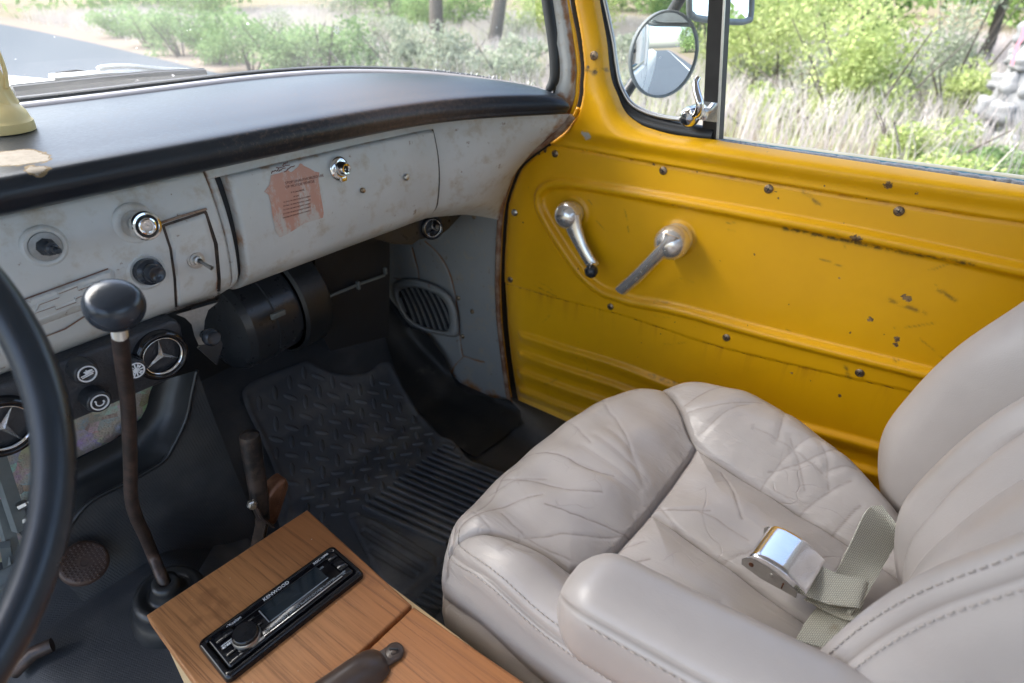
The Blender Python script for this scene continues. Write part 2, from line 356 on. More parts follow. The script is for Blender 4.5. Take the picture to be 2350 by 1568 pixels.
def mk_leaf(name, a, b, trans=.35):
    t = NT(name); r = t.attr('rnd'); c = t.mix(r, a, b)
    m = t.mat; n = t.n; tl = n.new('ShaderNodeBsdfTranslucent'); df = n.new('ShaderNodeBsdfDiffuse'); t.l.new(c, tl.inputs[0]); t.l.new(c, df.inputs[0])
    mx = n.new('ShaderNodeMixShader'); mx.inputs[0].default_value = trans; t.l.new(df.outputs[0], mx.inputs[1]); t.l.new(tl.outputs[0], mx.inputs[2])
    t.l.new(mx.outputs[0], n['Material Output'].inputs[0]); return m

M = dict(
    yellow=mk_yellow(), grey=mk_grey(), pad=mk_pad(), leather=mk_leather(), wood=mk_wood(), rubber=mk_rubber(), mat=mk_rubber('mat_rubber', False, (.066, .074, .086)),
    web=mk_web(), felt=mk_felt(), glass=mk_glass('dusty_glass', .05), vglass=mk_glass('vent_glass', .025),
    washer=plain('zinc_washer', (.32, .32, .31), .5, .6, .25, 200), chrome=plain('chrome', (.78, .78, .77), .10, 1.0, .06, 60, .04, 500, rvar=.06), alu=plain('dull_steel', (.50, .49, .47), .34, 1.0, .15, 120, .1, 400),
    worn=plain('worn_chrome', (.84, .83, .81), .24, .78, .12, 70, .05, 300, rvar=.09), mirror=plain('mirror_silver', (.88, .90, .90), .01, 1.0, .0, 10, rvar=.005),
    blackgloss=plain('gloss_black_plastic', (.006, .006, .008), .10, 0, .1, 50, .03, 300, rvar=.05), blacksat=plain('satin_black_plastic', (.026, .029, .034), .30, 0, .2, 40, .06, 300),
    blackmat=plain('matt_black', (.022, .023, .026), .55, 0, .2, 40), rubbertrim=plain('rubber_trim', (.018, .020, .022), .38, 0, .3, 25, .1, 200),
    texblack=plain('textured_black_panel', (.030, .033, .040), .42, 0, .2, 60, .95, 300), knobblack=plain('black_knob', (.022, .028, .038), .25, 0, .3, 20, .1, 260),
    shaft=mk_rust('rusty_shaft', (.038, .028, .024), (.085, .055, .044), .42, .25, 70), grip=mk_rust('chipped_black_grip', (.013, .013, .014), (.06, .042, .034), .36, .15, 60), trigger=mk_rust('brown_trigger', (.10, .038, .018), (.19, .085, .045), .38, .35, 50),
    wheel=plain('steering_wheel_plastic', (.014, .019, .026), .30, 0, .2, 20, .04, 200), cream=plain('cream_plastic', (.88, .70, .34), .42, 0, .12, 25, .05, 200),
    white=plain('white_paint', (.80, .79, .76), .30, 0, .05, 10), headliner=plain('headliner', (.50, .50, .49), .8, 0, .1, 10), screw=mk_rust('rusty_screw', (.36, .28, .19), (.17, .11, .065), .38, .8, 500),
    sticker=None, dash_screw=None, stitch=plain('stitch_thread', (.42, .37, .33), .8, 0, .2, 300), brownplastic=plain('brown_handle', (.060, .042, .034), .36, 0, .2, 40, .1, 240), palewood=plain('pale_pine', (.62, .45, .25), .55, 0, .2, 30, .15, 200),
    greymetal=plain('grey_green_metal', (.16, .18, .18), .5, .2, .3, 40, .2, 200), brownpad=plain('brown_pedal', (.085, .055, .045), .38, .2, .3, 60), dark=plain('dark_firewall', (.028, .029, .031), .7), ink=plain('dark_ink', (.20, .10, .08), .7),  # firewall: one even near-black, used for slots and openings too
    print_=plain('white_print', (.75, .76, .78), .5), greyprint=plain('grey_print', (.22, .25, .28), .5), redprint=plain('red_print', (.55, .03, .03), .5), lcd=plain('lcd_glass', (.010, .016, .022), .06, 0, .1, 5, rvar=.02),
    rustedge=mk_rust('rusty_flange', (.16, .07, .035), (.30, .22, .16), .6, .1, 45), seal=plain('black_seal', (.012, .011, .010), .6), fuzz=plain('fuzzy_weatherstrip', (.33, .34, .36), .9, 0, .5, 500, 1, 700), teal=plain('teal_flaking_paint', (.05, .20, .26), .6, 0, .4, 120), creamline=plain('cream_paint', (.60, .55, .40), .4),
)
def mk_sticker():
    t = NT('worn_red_sticker'); n = t.noise(34, 6, .75, co=t.co((1, 1, .45))); lo = t.ramp(t.attr('rub'), 0, 1, .02, .15)
    c = t.mix(t.ramp(t.math('ADD', n, lo), .52, .66), (.50, .27, .205), (.50, .465, .43)); return t.out(c, .5)
M['sticker'] = mk_sticker()
# ------------------------------------------------------------------ the truck
truck = thing('pickup_truck', 'old pickup truck cab with yellow door, grey metal dashboard and white hood', 'truck', (.325, .3, -.67))
def part(name, loc): 
    o = bpy.data.objects.new(name, None); COL.objects.link(o); o.location = loc; o.empty_display_size = .05; put(o, truck)
    o.location = (0, 0, 0); return o

# ---- door -----------------------------------------------------------------
XD = 1.05
def D2(pts): return np.array([onX(x, y, XD)[1:] for x, y in pts])
front = D2([(1205, 1030), (1180, 900), (1165, 800), (1158, 720), (1153, 623), (1160, 492), (1166, 455), (1175, 428), (1194, 384), (1222, 356), (1254, 332), (1280, 313), (1301, 296), (1316, 278), (1328, 262), (1337, 239), (1342, 215), (1343, 192), (1345, 154), (1337, 90), (1328, 45), (1319, 0), (1305, -80), (1244, -430)])
openg = D2([(1289, -430), (1350, -80), (1364, 0), (1383, 90), (1388, 130), (1392, 162), (1399, 192), (1411, 220), (1421, 245), (1435, 266), (1455, 282), (1477, 294), (1532, 310), (1586, 318), (1641, 324), (1721, 337.6), (2350, 430)])
front = catmull(front, 5); openg = catmull(openg, 6)
last = openg[-1]; sl = (openg[-1]-openg[-40])/np.linalg.norm(openg[-1]-openg[-40]); rear = last+sl*.42
outline = np.vstack([front, openg, rear[None], [[rear[0], -.06]], [[front[0][0], -.06]]])
V2, F = sheet(outline, .0030)
opx = np.vstack([openg, rear[None]])
up_crack = catmull(D2([(1254, 332), (1340, 346), (1454, 367), (1710, 411), (2068, 470), (2350, 513)]), 8); up_crack = np.vstack([up_crack, up_crack[-1]+(up_crack[-1]-up_crack[-9])*4])
lo_crack = catmull(D2([(1150, 649), (1295, 691), (1441, 729), (1659, 800), (2094, 902)]), 8); lo_crack = np.vstack([lo_crack, lo_crack[-1]+(lo_crack[-1]-lo_crack[-9])*4])
bead = D2([(2350, 623), (1966, 539), (1705, 489), (1529, 457), (1353, 427), (1300, 420), (1262, 424), (1242, 438), (1236, 455), (1240, 480), (1266, 530), (1318, 609), (1348, 644), (1383, 670), (1420, 683), (1456, 694), (1557, 713), (1761, 769), (2120, 858)])
bead = catmull(bead, 8); bead = np.vstack([bead[0]-(bead[8]-bead[0])*3, bead, bead[-1]+(bead[-1]-bead[-9])*4])
def door_h(P):
    """inward bulge of the door skin at (Y, z)"""
    y, z = P[:, 0], P[:, 1]; h = np.zeros(len(P))
    do, _ = pdist(P, opx); df, _ = pdist(P, front); r = .034
    zc = np.interp(y, up_crack[::-1, 0], up_crack[::-1, 1]); above = z > zc
    du, _ = pdist(P, up_crack); h += np.where(above, .007*smooth(du/.004), 0)
    h += np.where(above, .016*smooth((z-zc-.012)/.03), 0)*smooth((.66-y)/.12)
    h -= np.where(do < r, r-np.sqrt(np.maximum(r*r-(r-do)**2, 0)), 0)
    rf = .012; h -= np.where(df < rf, rf-np.sqrt(np.maximum(rf*rf-(rf-df)**2, 0)), 0)
    dlc, _ = pdist(P, lo_crack); zl = np.interp(y, lo_crack[::-1, 0], lo_crack[::-1, 1]); low = z < zl
    h += np.where(low, -.0025*smooth(dlc/.003), 0); h -= .0028*np.exp(-(dlc/.0016)**2); h -= .003*np.exp(-(du/.0018)**2)
    db, _ = pdist(P, bead); h += .0085*np.exp(-(db/.0085)**4)
    ins = inside(P, np.vstack([bead, [[-.7, .3]], [[-.7, .7]]])); h -= np.where(ins, .003*smooth((db-.006)/.01), 0)
    q = (zl-z); a = smooth((.748-y)/.02)
    for k in range(5):
        c = .118+k*.054; s_ = (q-c)
        h += a*.009*smooth((s_+.006)/.010)*smooth((.036-s_)/.032)
    for (px, py) in [(1315, 490), (1553, 548)]:
        c = onX(px, py, XD)[1:]; d = np.hypot(*(P-c).T); h += .004*smooth((.036-d)/.006)
    return h
h = door_h(V2)
du, _ = pdist(V2, up_crack); dl, _ = pdist(V2, lo_crack); df, _ = pdist(V2, front)
zl = np.interp(V2[:, 0], lo_crack[::-1, 0], lo_crack[::-1, 1])
rust = np.maximum.reduce([.8*np.exp(-(du/.0035)**2), .95*np.exp(-(dl/.003)**2), np.where(V2[:, 1] < zl, .5*np.exp(-((zl-V2[:, 1])/.05)), 0), .3*np.exp(-(df/.003)**2)])
pale = np.zeros(len(V2)); pale[np.hypot(*(V2-onX(1355, 308, XD)[1:]).T) < .035] = 1; chip = np.zeros(len(V2)); dirt = np.zeros(len(V2))
for px, py, r in [(1355, 308, .013), (1347, 304, .007), (1362, 311, .007), (1966, 547, .013), (2041, 421, .009), (1895, 425, .003), (1780, 440, .003), (2075, 683, .007), (2084, 688, .008), (1997, 735, .007), (2058, 780, .007), (2055, 793, .006), (1545, 470, .003), (1810, 700, .003), (1650, 600, .002), (1925, 640, .003), (1730, 585, .004), (1815, 858, .004), (1860, 875, .003), (1926, 910, .005), (1375, 165, .006), (1360, 152, .005), (1990, 455, .003), (2105, 440, .004), (1480, 320, .003), (1250, 345, .008), (1235, 352, .007), (1500, 378, .004), (1600, 395, .003)]:
    c = onX(px, py, XD)[1:]; d = np.hypot(*(V2-c).T); r = r*.85; chip = np.maximum(chip, np.clip(1-d/(2*r), 0, 1))
for k_ in range(34):
    a_ = np.array([rng.uniform(-.15, .68), rng.uniform(.12, .62)]); L_ = rng.uniform(.008, .06); th_ = rng.normal(.2, .8); b_ = a_+L_*np.array([math.cos(th_), math.sin(th_)]); d, _ = pdist(V2, np.array([a_, (a_+b_)/2+rng.normal(0, .002, 2), b_])); dirt = np.maximum(dirt, rng.uniform(.25, .7)*np.exp(-(d/.0013)**2))
db, _ = pdist(V2, bead)
c = D2([(1800, 525), (1900, 545), (2050, 575), (2230, 603)]); d, _ = pdist(V2, catmull(c, 5)); dirt = np.maximum(dirt, 1.25*np.exp(-(d/.0035)**2))
for pts in ([(2145, 660), (2190, 690)], [(2040, 690), (2120, 720)], [(1940, 840), (1950, 870)], [(1490, 860), (1620, 905)], [(1845, 440), (1880, 470)], [(1345, 157), (1368, 160), (1392, 161)], [(1366, 160), (1372, 168)]):
    d, _ = pdist(V2, D2(pts)); dirt = np.maximum(dirt, .8*np.exp(-(d/.003)**2))
door = part('door', (XD, 0, .4))
mb = MB(); mb.add(np.column_stack([XD-h, V2]), F, rust=rust, chip=chip, dirt=dirt, pale=pale); dsk = mb.build('inner_skin', M['yellow'], door, angle=0)
# outer skin of the door, window slot and sill
sillp = np.array([onX(x, y, XD+.055) for x, y in [(1641, 318), (1721, 330), (2350, 412)]]); d_ = (sillp[-1]-sillp[1])
sillp = np.vstack([sillp, sillp[-1]+d_*.9])
mb = MB(); mb.tube(sillp+[.006, 0, -.004], .008, 10); mb.build('outer_sill', M['creamline'], door)
fz = np.array([onX(x, y, XD+.022) for x, y in [(1650, 327), (1721, 337), (2350, 425)]]); fz = np.vstack([fz, fz[-1]+(fz[-1]-fz[1])*.9])
fzp = np.vstack([a+(b-a)*t for a, b in zip(fz[:-1], fz[1:]) for t in np.linspace(0, 1, 70, endpoint=False)][:None] if False else [np.array([a+(b-a)*t for t in np.linspace(0, 1, 80, endpoint=False)]) for a, b in zip(fz[:-1], fz[1:])])
mb = MB(); mb.tube(fzp+rng.normal(0, .0007, fzp.shape), .0055, 8); mb.build('fuzzy_weatherstrip', M['fuzz'], door)
tl = fz+[.016, 0, .000]; mb = MB(); mb.tube(tl, .0035, 8); mb.build('flaking_inner_lip', M['teal'], door)
mb = MB(); mb.grid([fz+[-.004, 0, -.006], fz+[.05, 0, -.008]]); mb.build('window_slot', M['seal'], door)
mb = MB(); ys = np.linspace(.80, -.5, 20)
prof = [(1.110, .700), (1.135, .68), (1.15, .6), (1.155, .3), (1.145, .05), (1.12, -.12)]
mb.grid([[(x, y, z-.0*y) for x, z in prof] for y in ys]); mb.build('outer_skin', M['white'], door)
# vent window: rubber channel, glass, division bar, latch
XV = 1.082
vp = catmull(np.array([onX(x, y, XV) for x, y in [(1291, -430), (1357, -80), (1372, 0), (1391, 90), (1397, 140), (1405, 190), (1418, 225), (1434, 250), (1458, 270), (1490, 284), (1540, 297), (1600, 307), (1640, 312)]]), 8)
mb = MB(); mb.tube(vp+[0.0, 0, 0], .0165, 14, flat=.9); mb.build('window_rubber', M['rubbertrim'], door)
vi = catmull(np.array([onX(x, y, XV-.004) for x, y in [(1306, -430), (1372, -80), (1387, 0), (1406, 90), (1413, 140), (1421, 185), (1432, 213), (1446, 235), (1466, 250), (1495, 262), (1540, 272), (1585, 275), (1612, 268)]]), 8)
vent = bpy.data.objects.new('vent_window', None); COL.objects.link(vent); put(vent, door)
def sub(name, mbx, mat, **k): return mbx.build(name, mat, door, **k)
mb = MB(); mb.tube(vi, .0042, 10); mb.build('vent_frame', M['alu'], door)
gp = np.vstack([vi, [onX(1622, 262, XV-.004)], [onX(1667, -430, XV-.004)]]); bpy.data.objects.remove(vent)
mb = MB(); mb.add(gp+[.002, 0, 0], [tuple(range(len(gp)))]); mb.build('vent_glass', M['vglass'], door, sm=False)
b0, b1, b2, b3 = [onX(*p, 1.072) for p in [(1611, 316), (1648, 326), (1685, -430), (1647, -430)]]
def bar(q, th, mi=0, m=None):
    m = m or MB(); q = [np.array(p, float) for p in q]; h_ = np.array([th, 0, 0])
    P = q+[p+h_ for p in q]; m.add(P, [(3, 2, 1, 0), (4, 5, 6, 7), (0, 1, 5, 4), (1, 2, 6, 5), (2, 3, 7, 6), (3, 0, 4, 7)], mi); return m
bar([b0, b1, b2, b3], .026).build('division_bar', M['seal'], door, sm=False)
c0, c1, c2, c3 = [onX(*p, 1.069) for p in [(1643, 322), (1648, 323), (1686, -430), (1681, -430)]]
bar([c0, c1, c2, c3], .003).build('bar_trim', M['alu'], door, sm=False)
c0, c1, c2, c3 = [onX(*p, 1.067) for p in [(1611, 277), (1645, 281), (1648, 237), (1613, 233)]]
bar([c0, c1, c2, c3], .012).build('bar_bracket', M['chrome'], door, sm=False)
lt = catmull(np.array([onX(*p, X) for p, X in [((1584, 268), 1.045), ((1600, 262), 1.036), ((1606, 240), 1.030), ((1599, 210), 1.034), ((1597, 190), 1.040), ((1603, 178), 1.046)]]), 6)
mb = MB(); mb.tube(lt, np.interp(np.linspace(0, 1, len(lt)), [0, .2, .5, 1], [.0075, .0075, .0065, .0045]), 12, flat=.75)
mb.lathe([(0, -.016), (.010, -.015), (.0150, -.009), (.017, 0), (.015, .012), (.013, .03)], onX(1583, 268, 1.048), (1, 0, .15), 24); mb.build('vent_latch', M['chrome'], door)
# screws of the door, window crank, handle
def screw_mb(o, ax, r=.0060, slot=True):
    m = MB(); m.lathe([(r*1.25, .001), (r*1.22, -.0012), (r, -.002), (r*.95, -.0012), (r*.6, -.0022), (0, -.0024)], o, ax, 20)
    ax = np.array(ax, float); u = np.cross(ax, [0, 0, 1.0]); u /= np.linalg.norm(u); v = np.cross(ax, u)
    if slot:
        for a, b in ((u+v*.3, v-u*.3), (v-u*.3, u+v*.3)):
            a = a/np.linalg.norm(a); b = b/np.linalg.norm(b); q = np.array(o)-ax*.0026
            m.add([q+a*r*.62+b*r*.12, q+a*r*.62-b*r*.12, q-a*r*.62-b*r*.12, q-a*r*.62+b*r*.12], [(0, 1, 2, 3)], 1)
    return m
for px, py in [(1274, 353), (1522, 392), (1764, 434), (2063, 485), (1401, 704), (1667, 775), (1973, 856), (1363, 128), (1171, 642)]:
    p = onX(px, py, XD); hh = door_h(np.array([p[1:]]))[0]; p = onX(px, py, XD-hh)
    screw_mb(p, (1, 0, 0)).build('screw', [M['screw'], M['dark']], door)
p = onX(1181, 488, XD); m = MB(); m.lathe([(.008, .001), (.0078, -.0015), (.005, -.004), (0, -.0048)], p, (1, 0, 0), 20); m.build('dome_screw', M['alu'], door)
def P3(px, py, X): return onX(px, py, X)
c = P3(1315, 489, 1.044)
m = MB(); m.lathe([(.024, .002), (.0235, -.003), (.0265, -.008), (.0285, -.017), (.0275, -.027), (.0225, -.036), (.0145, -.042), (.006, -.0447), (0, -.045)], c, (1, 0, 0), 40)
arm = catmull(np.array([P3(1312, 492, 1.020), P3(1316, 520, 1.020), P3(1332, 560, 1.018), P3(1352, 597, 1.017), P3(1362, 612, 1.018)]), 8)
m.tube(arm, np.interp(np.linspace(0, 1, len(arm)), [0, .25, .5, .9, 1], [.012, .0115, .0085, .0075, .006]), 16, flat=1.65)
kb = P3(1364, 608, 1.016); m.tube(np.array([kb+[.008, 0, 0], kb+[-.010, .000, -.001], kb+[-.017, .001, -.002]]), [.006, .0062, .005], 12)
crank = m.build('window_crank', M['worn'], door)
m = MB(); k = P3(1357, 623, .985); m.lathe([(0, .013), (.007, .0125), (.0115, .007), (.0135, 0), (.0125, -.006), (.008, -.011), (0, -.013)], k, (1, -.1, .2), 24); m.build('crank_knob', M['knobblack'], door)
c = P3(1553, 549, 1.044)
m = MB(); m.lathe([(.030, .002), (.0295, -.003), (.0275, -.007), (.031, -.013), (.0325, -.021), (.0305, -.032), (.0245, -.042), (.0155, -.0485), (.006, -.0515), (0, -.052)], c, (1, 0, 0), 40)
arm = catmull(np.array([P3(1545, 540, 1.004), P3(1535, 560, 1.002), P3(1500, 596, 1.002), P3(1462, 634, 1.004), P3(1424, 668, 1.008)]), 8)
m.tube(arm, np.interp(np.linspace(0, 1, len(arm)), [0, .15, .5, 1], [.0095, .0085, .0075, .0075]), 10, flat=1.75); m.build('door_handle', M['worn'], door)

# ---- dashboard -------------------------------------------------------------
dash = part('dashboard', (0, .75, .6))
xs = np.array([-.45, .2, .50, .70, .785, .86, .93, .985, 1.012])
TY = np.array([.75, .75, .75, .75, .745, .703, .657, .618, .603]); TZ = np.array([.745, .745, .745, .744, .743, .742, .741, .740, .738])
BY = np.array([.752, .752, .752, .750, .748, .737, .748, .765, .772]); BZ = np.array([.575, .575, .575, .575, .574, .563, .545, .528, .522])
def ci(x, X_, Y_):
    x = np.asarray(x, float); s_ = np.gradient(Y_, X_); k = np.clip(np.searchsorted(X_, x)-1, 0, len(X_)-2); h_ = X_[k+1]-X_[k]; t = (x-X_[k])/h_
    return (2*t**3-3*t*t+1)*Y_[k]+(t**3-2*t*t+t)*h_*s_[k]+(-2*t**3+3*t*t)*Y_[k+1]+(t**3-t*t)*h_*s_[k+1]
def dface(X, t, off=0.0):
    """dash face: t=0 top edge, 1 bottom edge; off towards the seats"""
    X = np.asarray(X, float); t = np.asarray(t, float)
    y0, z0, y1, z1 = ci(X, xs, TY), ci(X, xs, TZ), ci(X, xs, BY), ci(X, xs, BZ)
    tt = np.clip(t, -.1, 1.3); b = .016*np.clip(4*tt*(1-tt), -1, 1)
    cur = .05*np.maximum(tt-.84, 0)**2*12
    Y = y0+(y1-y0)*tt-b-off+cur; Zz = z0+(z1-z0)*tt
    return np.stack([X+0*Y, Y, Zz], -1)
def dpt(px, py, off=0.0):
    """the point of the dash face seen at px,py"""
    Yv = .74
    for _ in range(12):
        p = onY(px, py, Yv); y0, z0, y1, z1 = [float(ci(p[0], xs, a)) for a in (TY, TZ, BY, BZ)]
        t = (z0-p[2])/(z0-z1); Yv = float(dface(p[0], t, off)[1])
    return onY(px, py, Yv), t
def dpatch(mb, X0, X1, t0, t1, off, nx=60, nt=34, rnd=.004, th=.012, mi=0, edge=None, slant=0.0, rust=True, skip=()):
    a = np.linspace(0, 1, nx); b = np.linspace(0, 1, nt)
    rim = lambda q, L: np.concatenate([[0, .0], [rnd*.3/L], [rnd/L], q[1:-1], [1-rnd/L], [1-rnd*.3/L], [1, 1]])
    A = rim(a, abs(X1-X0)); B = rim(b, abs(t1-t0)*.17); A = np.sort(np.clip(A, 0, 1)); B = np.sort(np.clip(B, 0, 1))
    Xg = X0+(X1-X0)*A[:, None]+0*B[None]; Tg = t0+(t1-t0)*B[None]+0*A[:, None]; Xg = Xg+slant*(Tg-t0)
    dx = np.minimum(A, 1-A)[:, None]*abs(X1-X0); dt = np.minimum(B, 1-B)[None]*abs(t1-t0)*.17
    O = off-np.where(dx < rnd, rnd-np.sqrt(np.maximum(rnd**2-(rnd-dx)**2, 0)), 0)-np.where(dt < rnd, rnd-np.sqrt(np.maximum(rnd**2-(rnd-dt)**2, 0)), 0)
    O[0] -= th; O[-1] -= th; O[:, 0] -= th; O[:, -1] -= th
    G = dface(Xg, Tg, O)
    dd = np.minimum(dx, dt); ru = .40*np.exp(-(dd/.0028)**2)+.14*np.exp(-(dd/.02)**2)
    mb.grid(G, mi, rust=ru if rust else 0*ru)
    return mb
# backing, the dark gaps, then the grey faces
m = MB(); Xg = np.linspace(-.45, .90, 120)[:, None]+np.zeros((1, 24)); Tg = np.linspace(-.02, .97, 24)[None]+np.zeros((120, 1))
m.grid(dface(Xg, Tg, -.014)); m.build('dash_backing', M['blackmat'], dash)
XL = .3815; m = MB(); dpatch(m, -.45, XL, 0, 1.08, .001, 120, 40, .005, slant=0); lf = m.build('radio_side_panel', M['grey'], dash, angle=0)
m = MB(); dpatch(m, .3835, .788, -.01, .075, -.002, 60, 6, .002); m.build('upper_rail', M['grey'], dash, angle=0)
m = MB(); dpatch(m, .3835, .394, .03, 1.10, -.004, 8, 40, .003); m.build('centre_post', M['grey'], dash, angle=0)
# right corner of the dash: rust grows towards the door
m = MB(); A = np.linspace(.7865, 1.012, 90); T = np.linspace(-.02, 1.06, 60); Xg, Tg = np.meshgrid(A, T, indexing='ij'); G = dface(Xg, Tg, -.0015)
ru = np.maximum(.62*smooth((Xg-.975)/.04), .22*np.exp(-((Xg-.787)/.004)**2)); ru = np.maximum(ru, .3*smooth((Tg-.98)/.08)); ru = np.maximum(ru, .5*smooth((Xg-.93)/.08)*smooth((.3-Tg)/.3))

E_ = catmull(np.array([onX(x, y, .996) for x, y in [(1308, 262), (1297, 283), (1270, 307), (1234, 339), (1205, 369), (1181, 402), (1164, 440), (1150, 486), (1146, 505)]]), 9); E_ = np.stack([np.interp(np.linspace(0, 1, 60), np.linspace(0, 1, len(E_)), E_[:, k]) for k in range(3)], 1)
ki = int(np.argmin(abs(A-.885))); P0 = G[ki]; P1 = P0+(G[ki]-G[ki-1])/(A[1]-A[0])*.045
for k_ in range(ki, 90): s_ = (k_-ki)/(89-ki); G[k_] = (1-s_)**2*P0+2*s_*(1-s_)*P1+s_*s_*E_
m.grid(G, rust=ru); m.build('corner_panel', M['grey'], dash, angle=0)
# glove box door
m = MB(); dpatch(m, .4045, .7835, .072, 1.085, .0045, 110, 60, .005, slant=-.004)
gb = m.build('glove_box_door', M['grey'], dash, angle=0)
AX = np.array([0, -1.0, .12]); AX /= np.linalg.norm(AX)
p, t = dpt(777, 387, .005)
m = MB(); m.lathe([(.0170, -.002), (.0170, .003), (.0145, .0055), (.0105, .0060), (.0100, .014), (.0078, .0165), (.0072, .019), (.0035, .0185), (0, .0165)], p, AX, 32)
m.box(p+AX*.005+np.array([.001, 0, -.0155]), (.013, .006, .007), bev=.0015); m.box(p+AX*.0195, (.0016, .003, .009), mi=1); m.build('glove_box_lock', [M['chrome'], M['dark']], dash)
for px, py, r, mm in [(931, 407, .0055, 'alu'), (831, 437, .0042, 'screw')]:
    p, t = dpt(px, py, .005); m = MB(); m.lathe([(r, 0), (r, .003), (r*.7, .005), (0, .0055)], p, AX, 18); m.build('bolt', M[mm], dash)
# shield shaped sticker
def on_dash(px, py, off): return dpt(px, py, off)[0]
shield = [(622, 402), (640, 398), (660, 390), (668, 396), (684, 383), (690, 372), (696, 380), (713, 388), (722, 394), (733, 396), (731, 410), (735, 440), (740, 470), (743, 490), (741, 500), (722, 506), (700, 512), (680, 525), (655, 540), (642, 545), (632, 528), (626, 500), (622, 470), (616, 447), (606, 440), (618, 425)]
sh = [(np.array(q)) for q in shield]; V2s, Fs = sheet(np.array(shield, float), 4.0)
V3 = np.array([on_dash(x, y, .0052) for x, y in V2s]); rub = np.clip((V2s[:, 1]-470)/70, 0, 1)
m = MB(); m.add(V3, Fs, rub=rub); m.build('shield_sticker', M['sticker'], dash)
def lines_on(px, py, qx, qy): a, b = on_dash(px, py, .0056), on_dash(qx, qy, .0056); return a, (b-a)
for px, py, s_, sz in [(655, 424, 'STOP UNAUTHORIZED USE', .0052), (656, 433, 'OF MOTOR VEHICLE', .0052), (668, 444, 'IT IS UNLAWFUL', .003), (674, 453, 'BY LAW', .0025)]:
    a = on_dash(px, py, .0058); uu = on_dash(px+60, py-13, .0058)-a; vv = on_dash(px-6, py-30, .0058)-a; text('lettering', s_, sz, a, uu, vv, M['ink'], dash, .0001)
for k in range(5):
    y = 466+k*9; a, b = on_dash(650, y, .0058), on_dash(712-k*3, y-14, .0058); m = MB(); m.tube(np.array([a, b]), .00045, 5); 
    text('lettering', 'TO STEAL OR DRIVE WITHOUT CONSENT', .0024, a, b-a, on_dash(644, y-30, .0058)-a, M['ink'], dash, .0001)
# scuffs near the sticker
m = MB()
for a, b in [((623, 395), (640, 388)), ((634, 386), (665, 378)), ((648, 380), (660, 372)), ((652, 396), (676, 380)), ((640, 392), (655, 384))]:
    q = np.array([on_dash(a[0]+(b[0]-a[0])*s_, a[1]+(b[1]-a[1])*s_+rng.normal(0, 1.5), .0055) for s_ in np.linspace(0, 1, 7)]); m.tube(q, .0006, 5)
m.build('scratch', M['ink'], dash)
# left part: ashtray cover, lighter, rod, pull knob, toggle, plate with bow tie
def ring_boss(px, py, r0, r1, hgt, name, mat='grey', n=48, cx=.0):
    p, _ = dpt(px, py, .001); m = MB()
    m.lathe([(r1, -.001), (r1*.95, hgt*.35), ((r0+r1)/2, hgt), (r0*1.04, hgt*.7), (r0, -.003)], p, AX, n); m.build(name, M[mat], dash); return p
p = ring_boss(103, 566, .0150, .022, .0022, 'dimple_ring')
m = MB(); m.lathe([(.0148, .0005), (.0148, .0022), (.007, .0026), (.0068, .0027)], p, AX, 32); m.build('washer', M['washer'], dash)
m = MB(); m.lathe([(.0092, .002), (.0092, .007), (.0080, .0085), (.0080, .013), (.0062, .015), (.0062, .022), (.0038, .0235), (.0036, .036), (.0022, .038), (0, .0382)], p, AX, 8); m.build('threaded_rod', M['knobblack'], dash)
p = ring_boss(309, 513, .0145, .0235, .0022, 'dimple_ring')
m = MB(); m.lathe([(.0085, 0), (.0085, .020), (.0095, .022), (.0150, .0235), (.0165, .026), (.0165, .029), (.0150, .0318), (.0128, .0322), (.0118, .030)], p, AX, 40); m.lathe([(.0118, .030), (.0098, .0296)], p, AX, 40, mi=1); m.lathe([(.0098, .0296), (.0094, .0325), (.0080, .0330), (.0070, .0315), (.003, .0308), (0, .0312)], p, AX, 40); m.build('cigarette_lighter', [M['chrome'], M['dark']], dash)
p = ring_boss(335, 622, .0155, .0225, .0035, 'dimple_ring')
m = MB(); m.lathe([(.0150, -.001), (.0158, .006), (.0150, .012), (.0112, .015), (.0106, .026), (.0090, .0285), (.0070, .0285), (.0050, .0270), (0, .0265)], p, AX, 40); m.build('pull_knob', M['knobblack'], dash)
# ashtray cover: groove and cover
m = MB(); q = [(370, 516), (474, 482), (500, 560), (507, 640), (505, 688), (402, 716), (398, 640), (388, 570)]
V2s, Fs = sheet(catmull(np.array(q, float), 1, True)[:, :], 6.0); m.add([on_dash(x, y, .0013) for x, y in V2s], Fs); m.build('ashtray_recess', M['trigger'] if False else M['grip'], dash)
qi = np.array([(378, 520), (470, 489), (491, 560), (499, 640), (498, 683), (407, 709), (404, 640), (394, 570)], float); V2s, Fs = sheet(qi, 5.0)
d, _ = pdist(V2s, np.vstack([qi, qi[:1]])); m = MB(); m.add([on_dash(x, y, .0012+.0035*float(smooth(dd/7))) for (x, y), dd in zip(V2s, d)], Fs, rust=.5*np.exp(-(d/5)**2)+.12); m.build('ashtray_cover', M['grey'], dash)
m = MB(); m.tube(np.array([on_dash(366, 513, .003), on_dash(420, 495, .0035), on_dash(474, 480, .003)]), .0016, 8); m.build('ashtray_edge', M['rustedge'], dash)
p, _ = dpt(449, 597, .005); m = MB(); m.lathe([(.0108, 0), (.0108, .0012), (.0085, .0014), (.0085, .0032), (.0058, .0034), (.0055, .009), (.0035, .0095), (.0033, .011)], p, AX, 28)
m.tube(np.array([p+AX*.009, p+AX*.017+[.002, 0, -.004], p+AX*.026+[.005, 0, -.009]]), [.0018, .0022, .0030], 10); m.build('toggle_switch', M['alu'], dash)
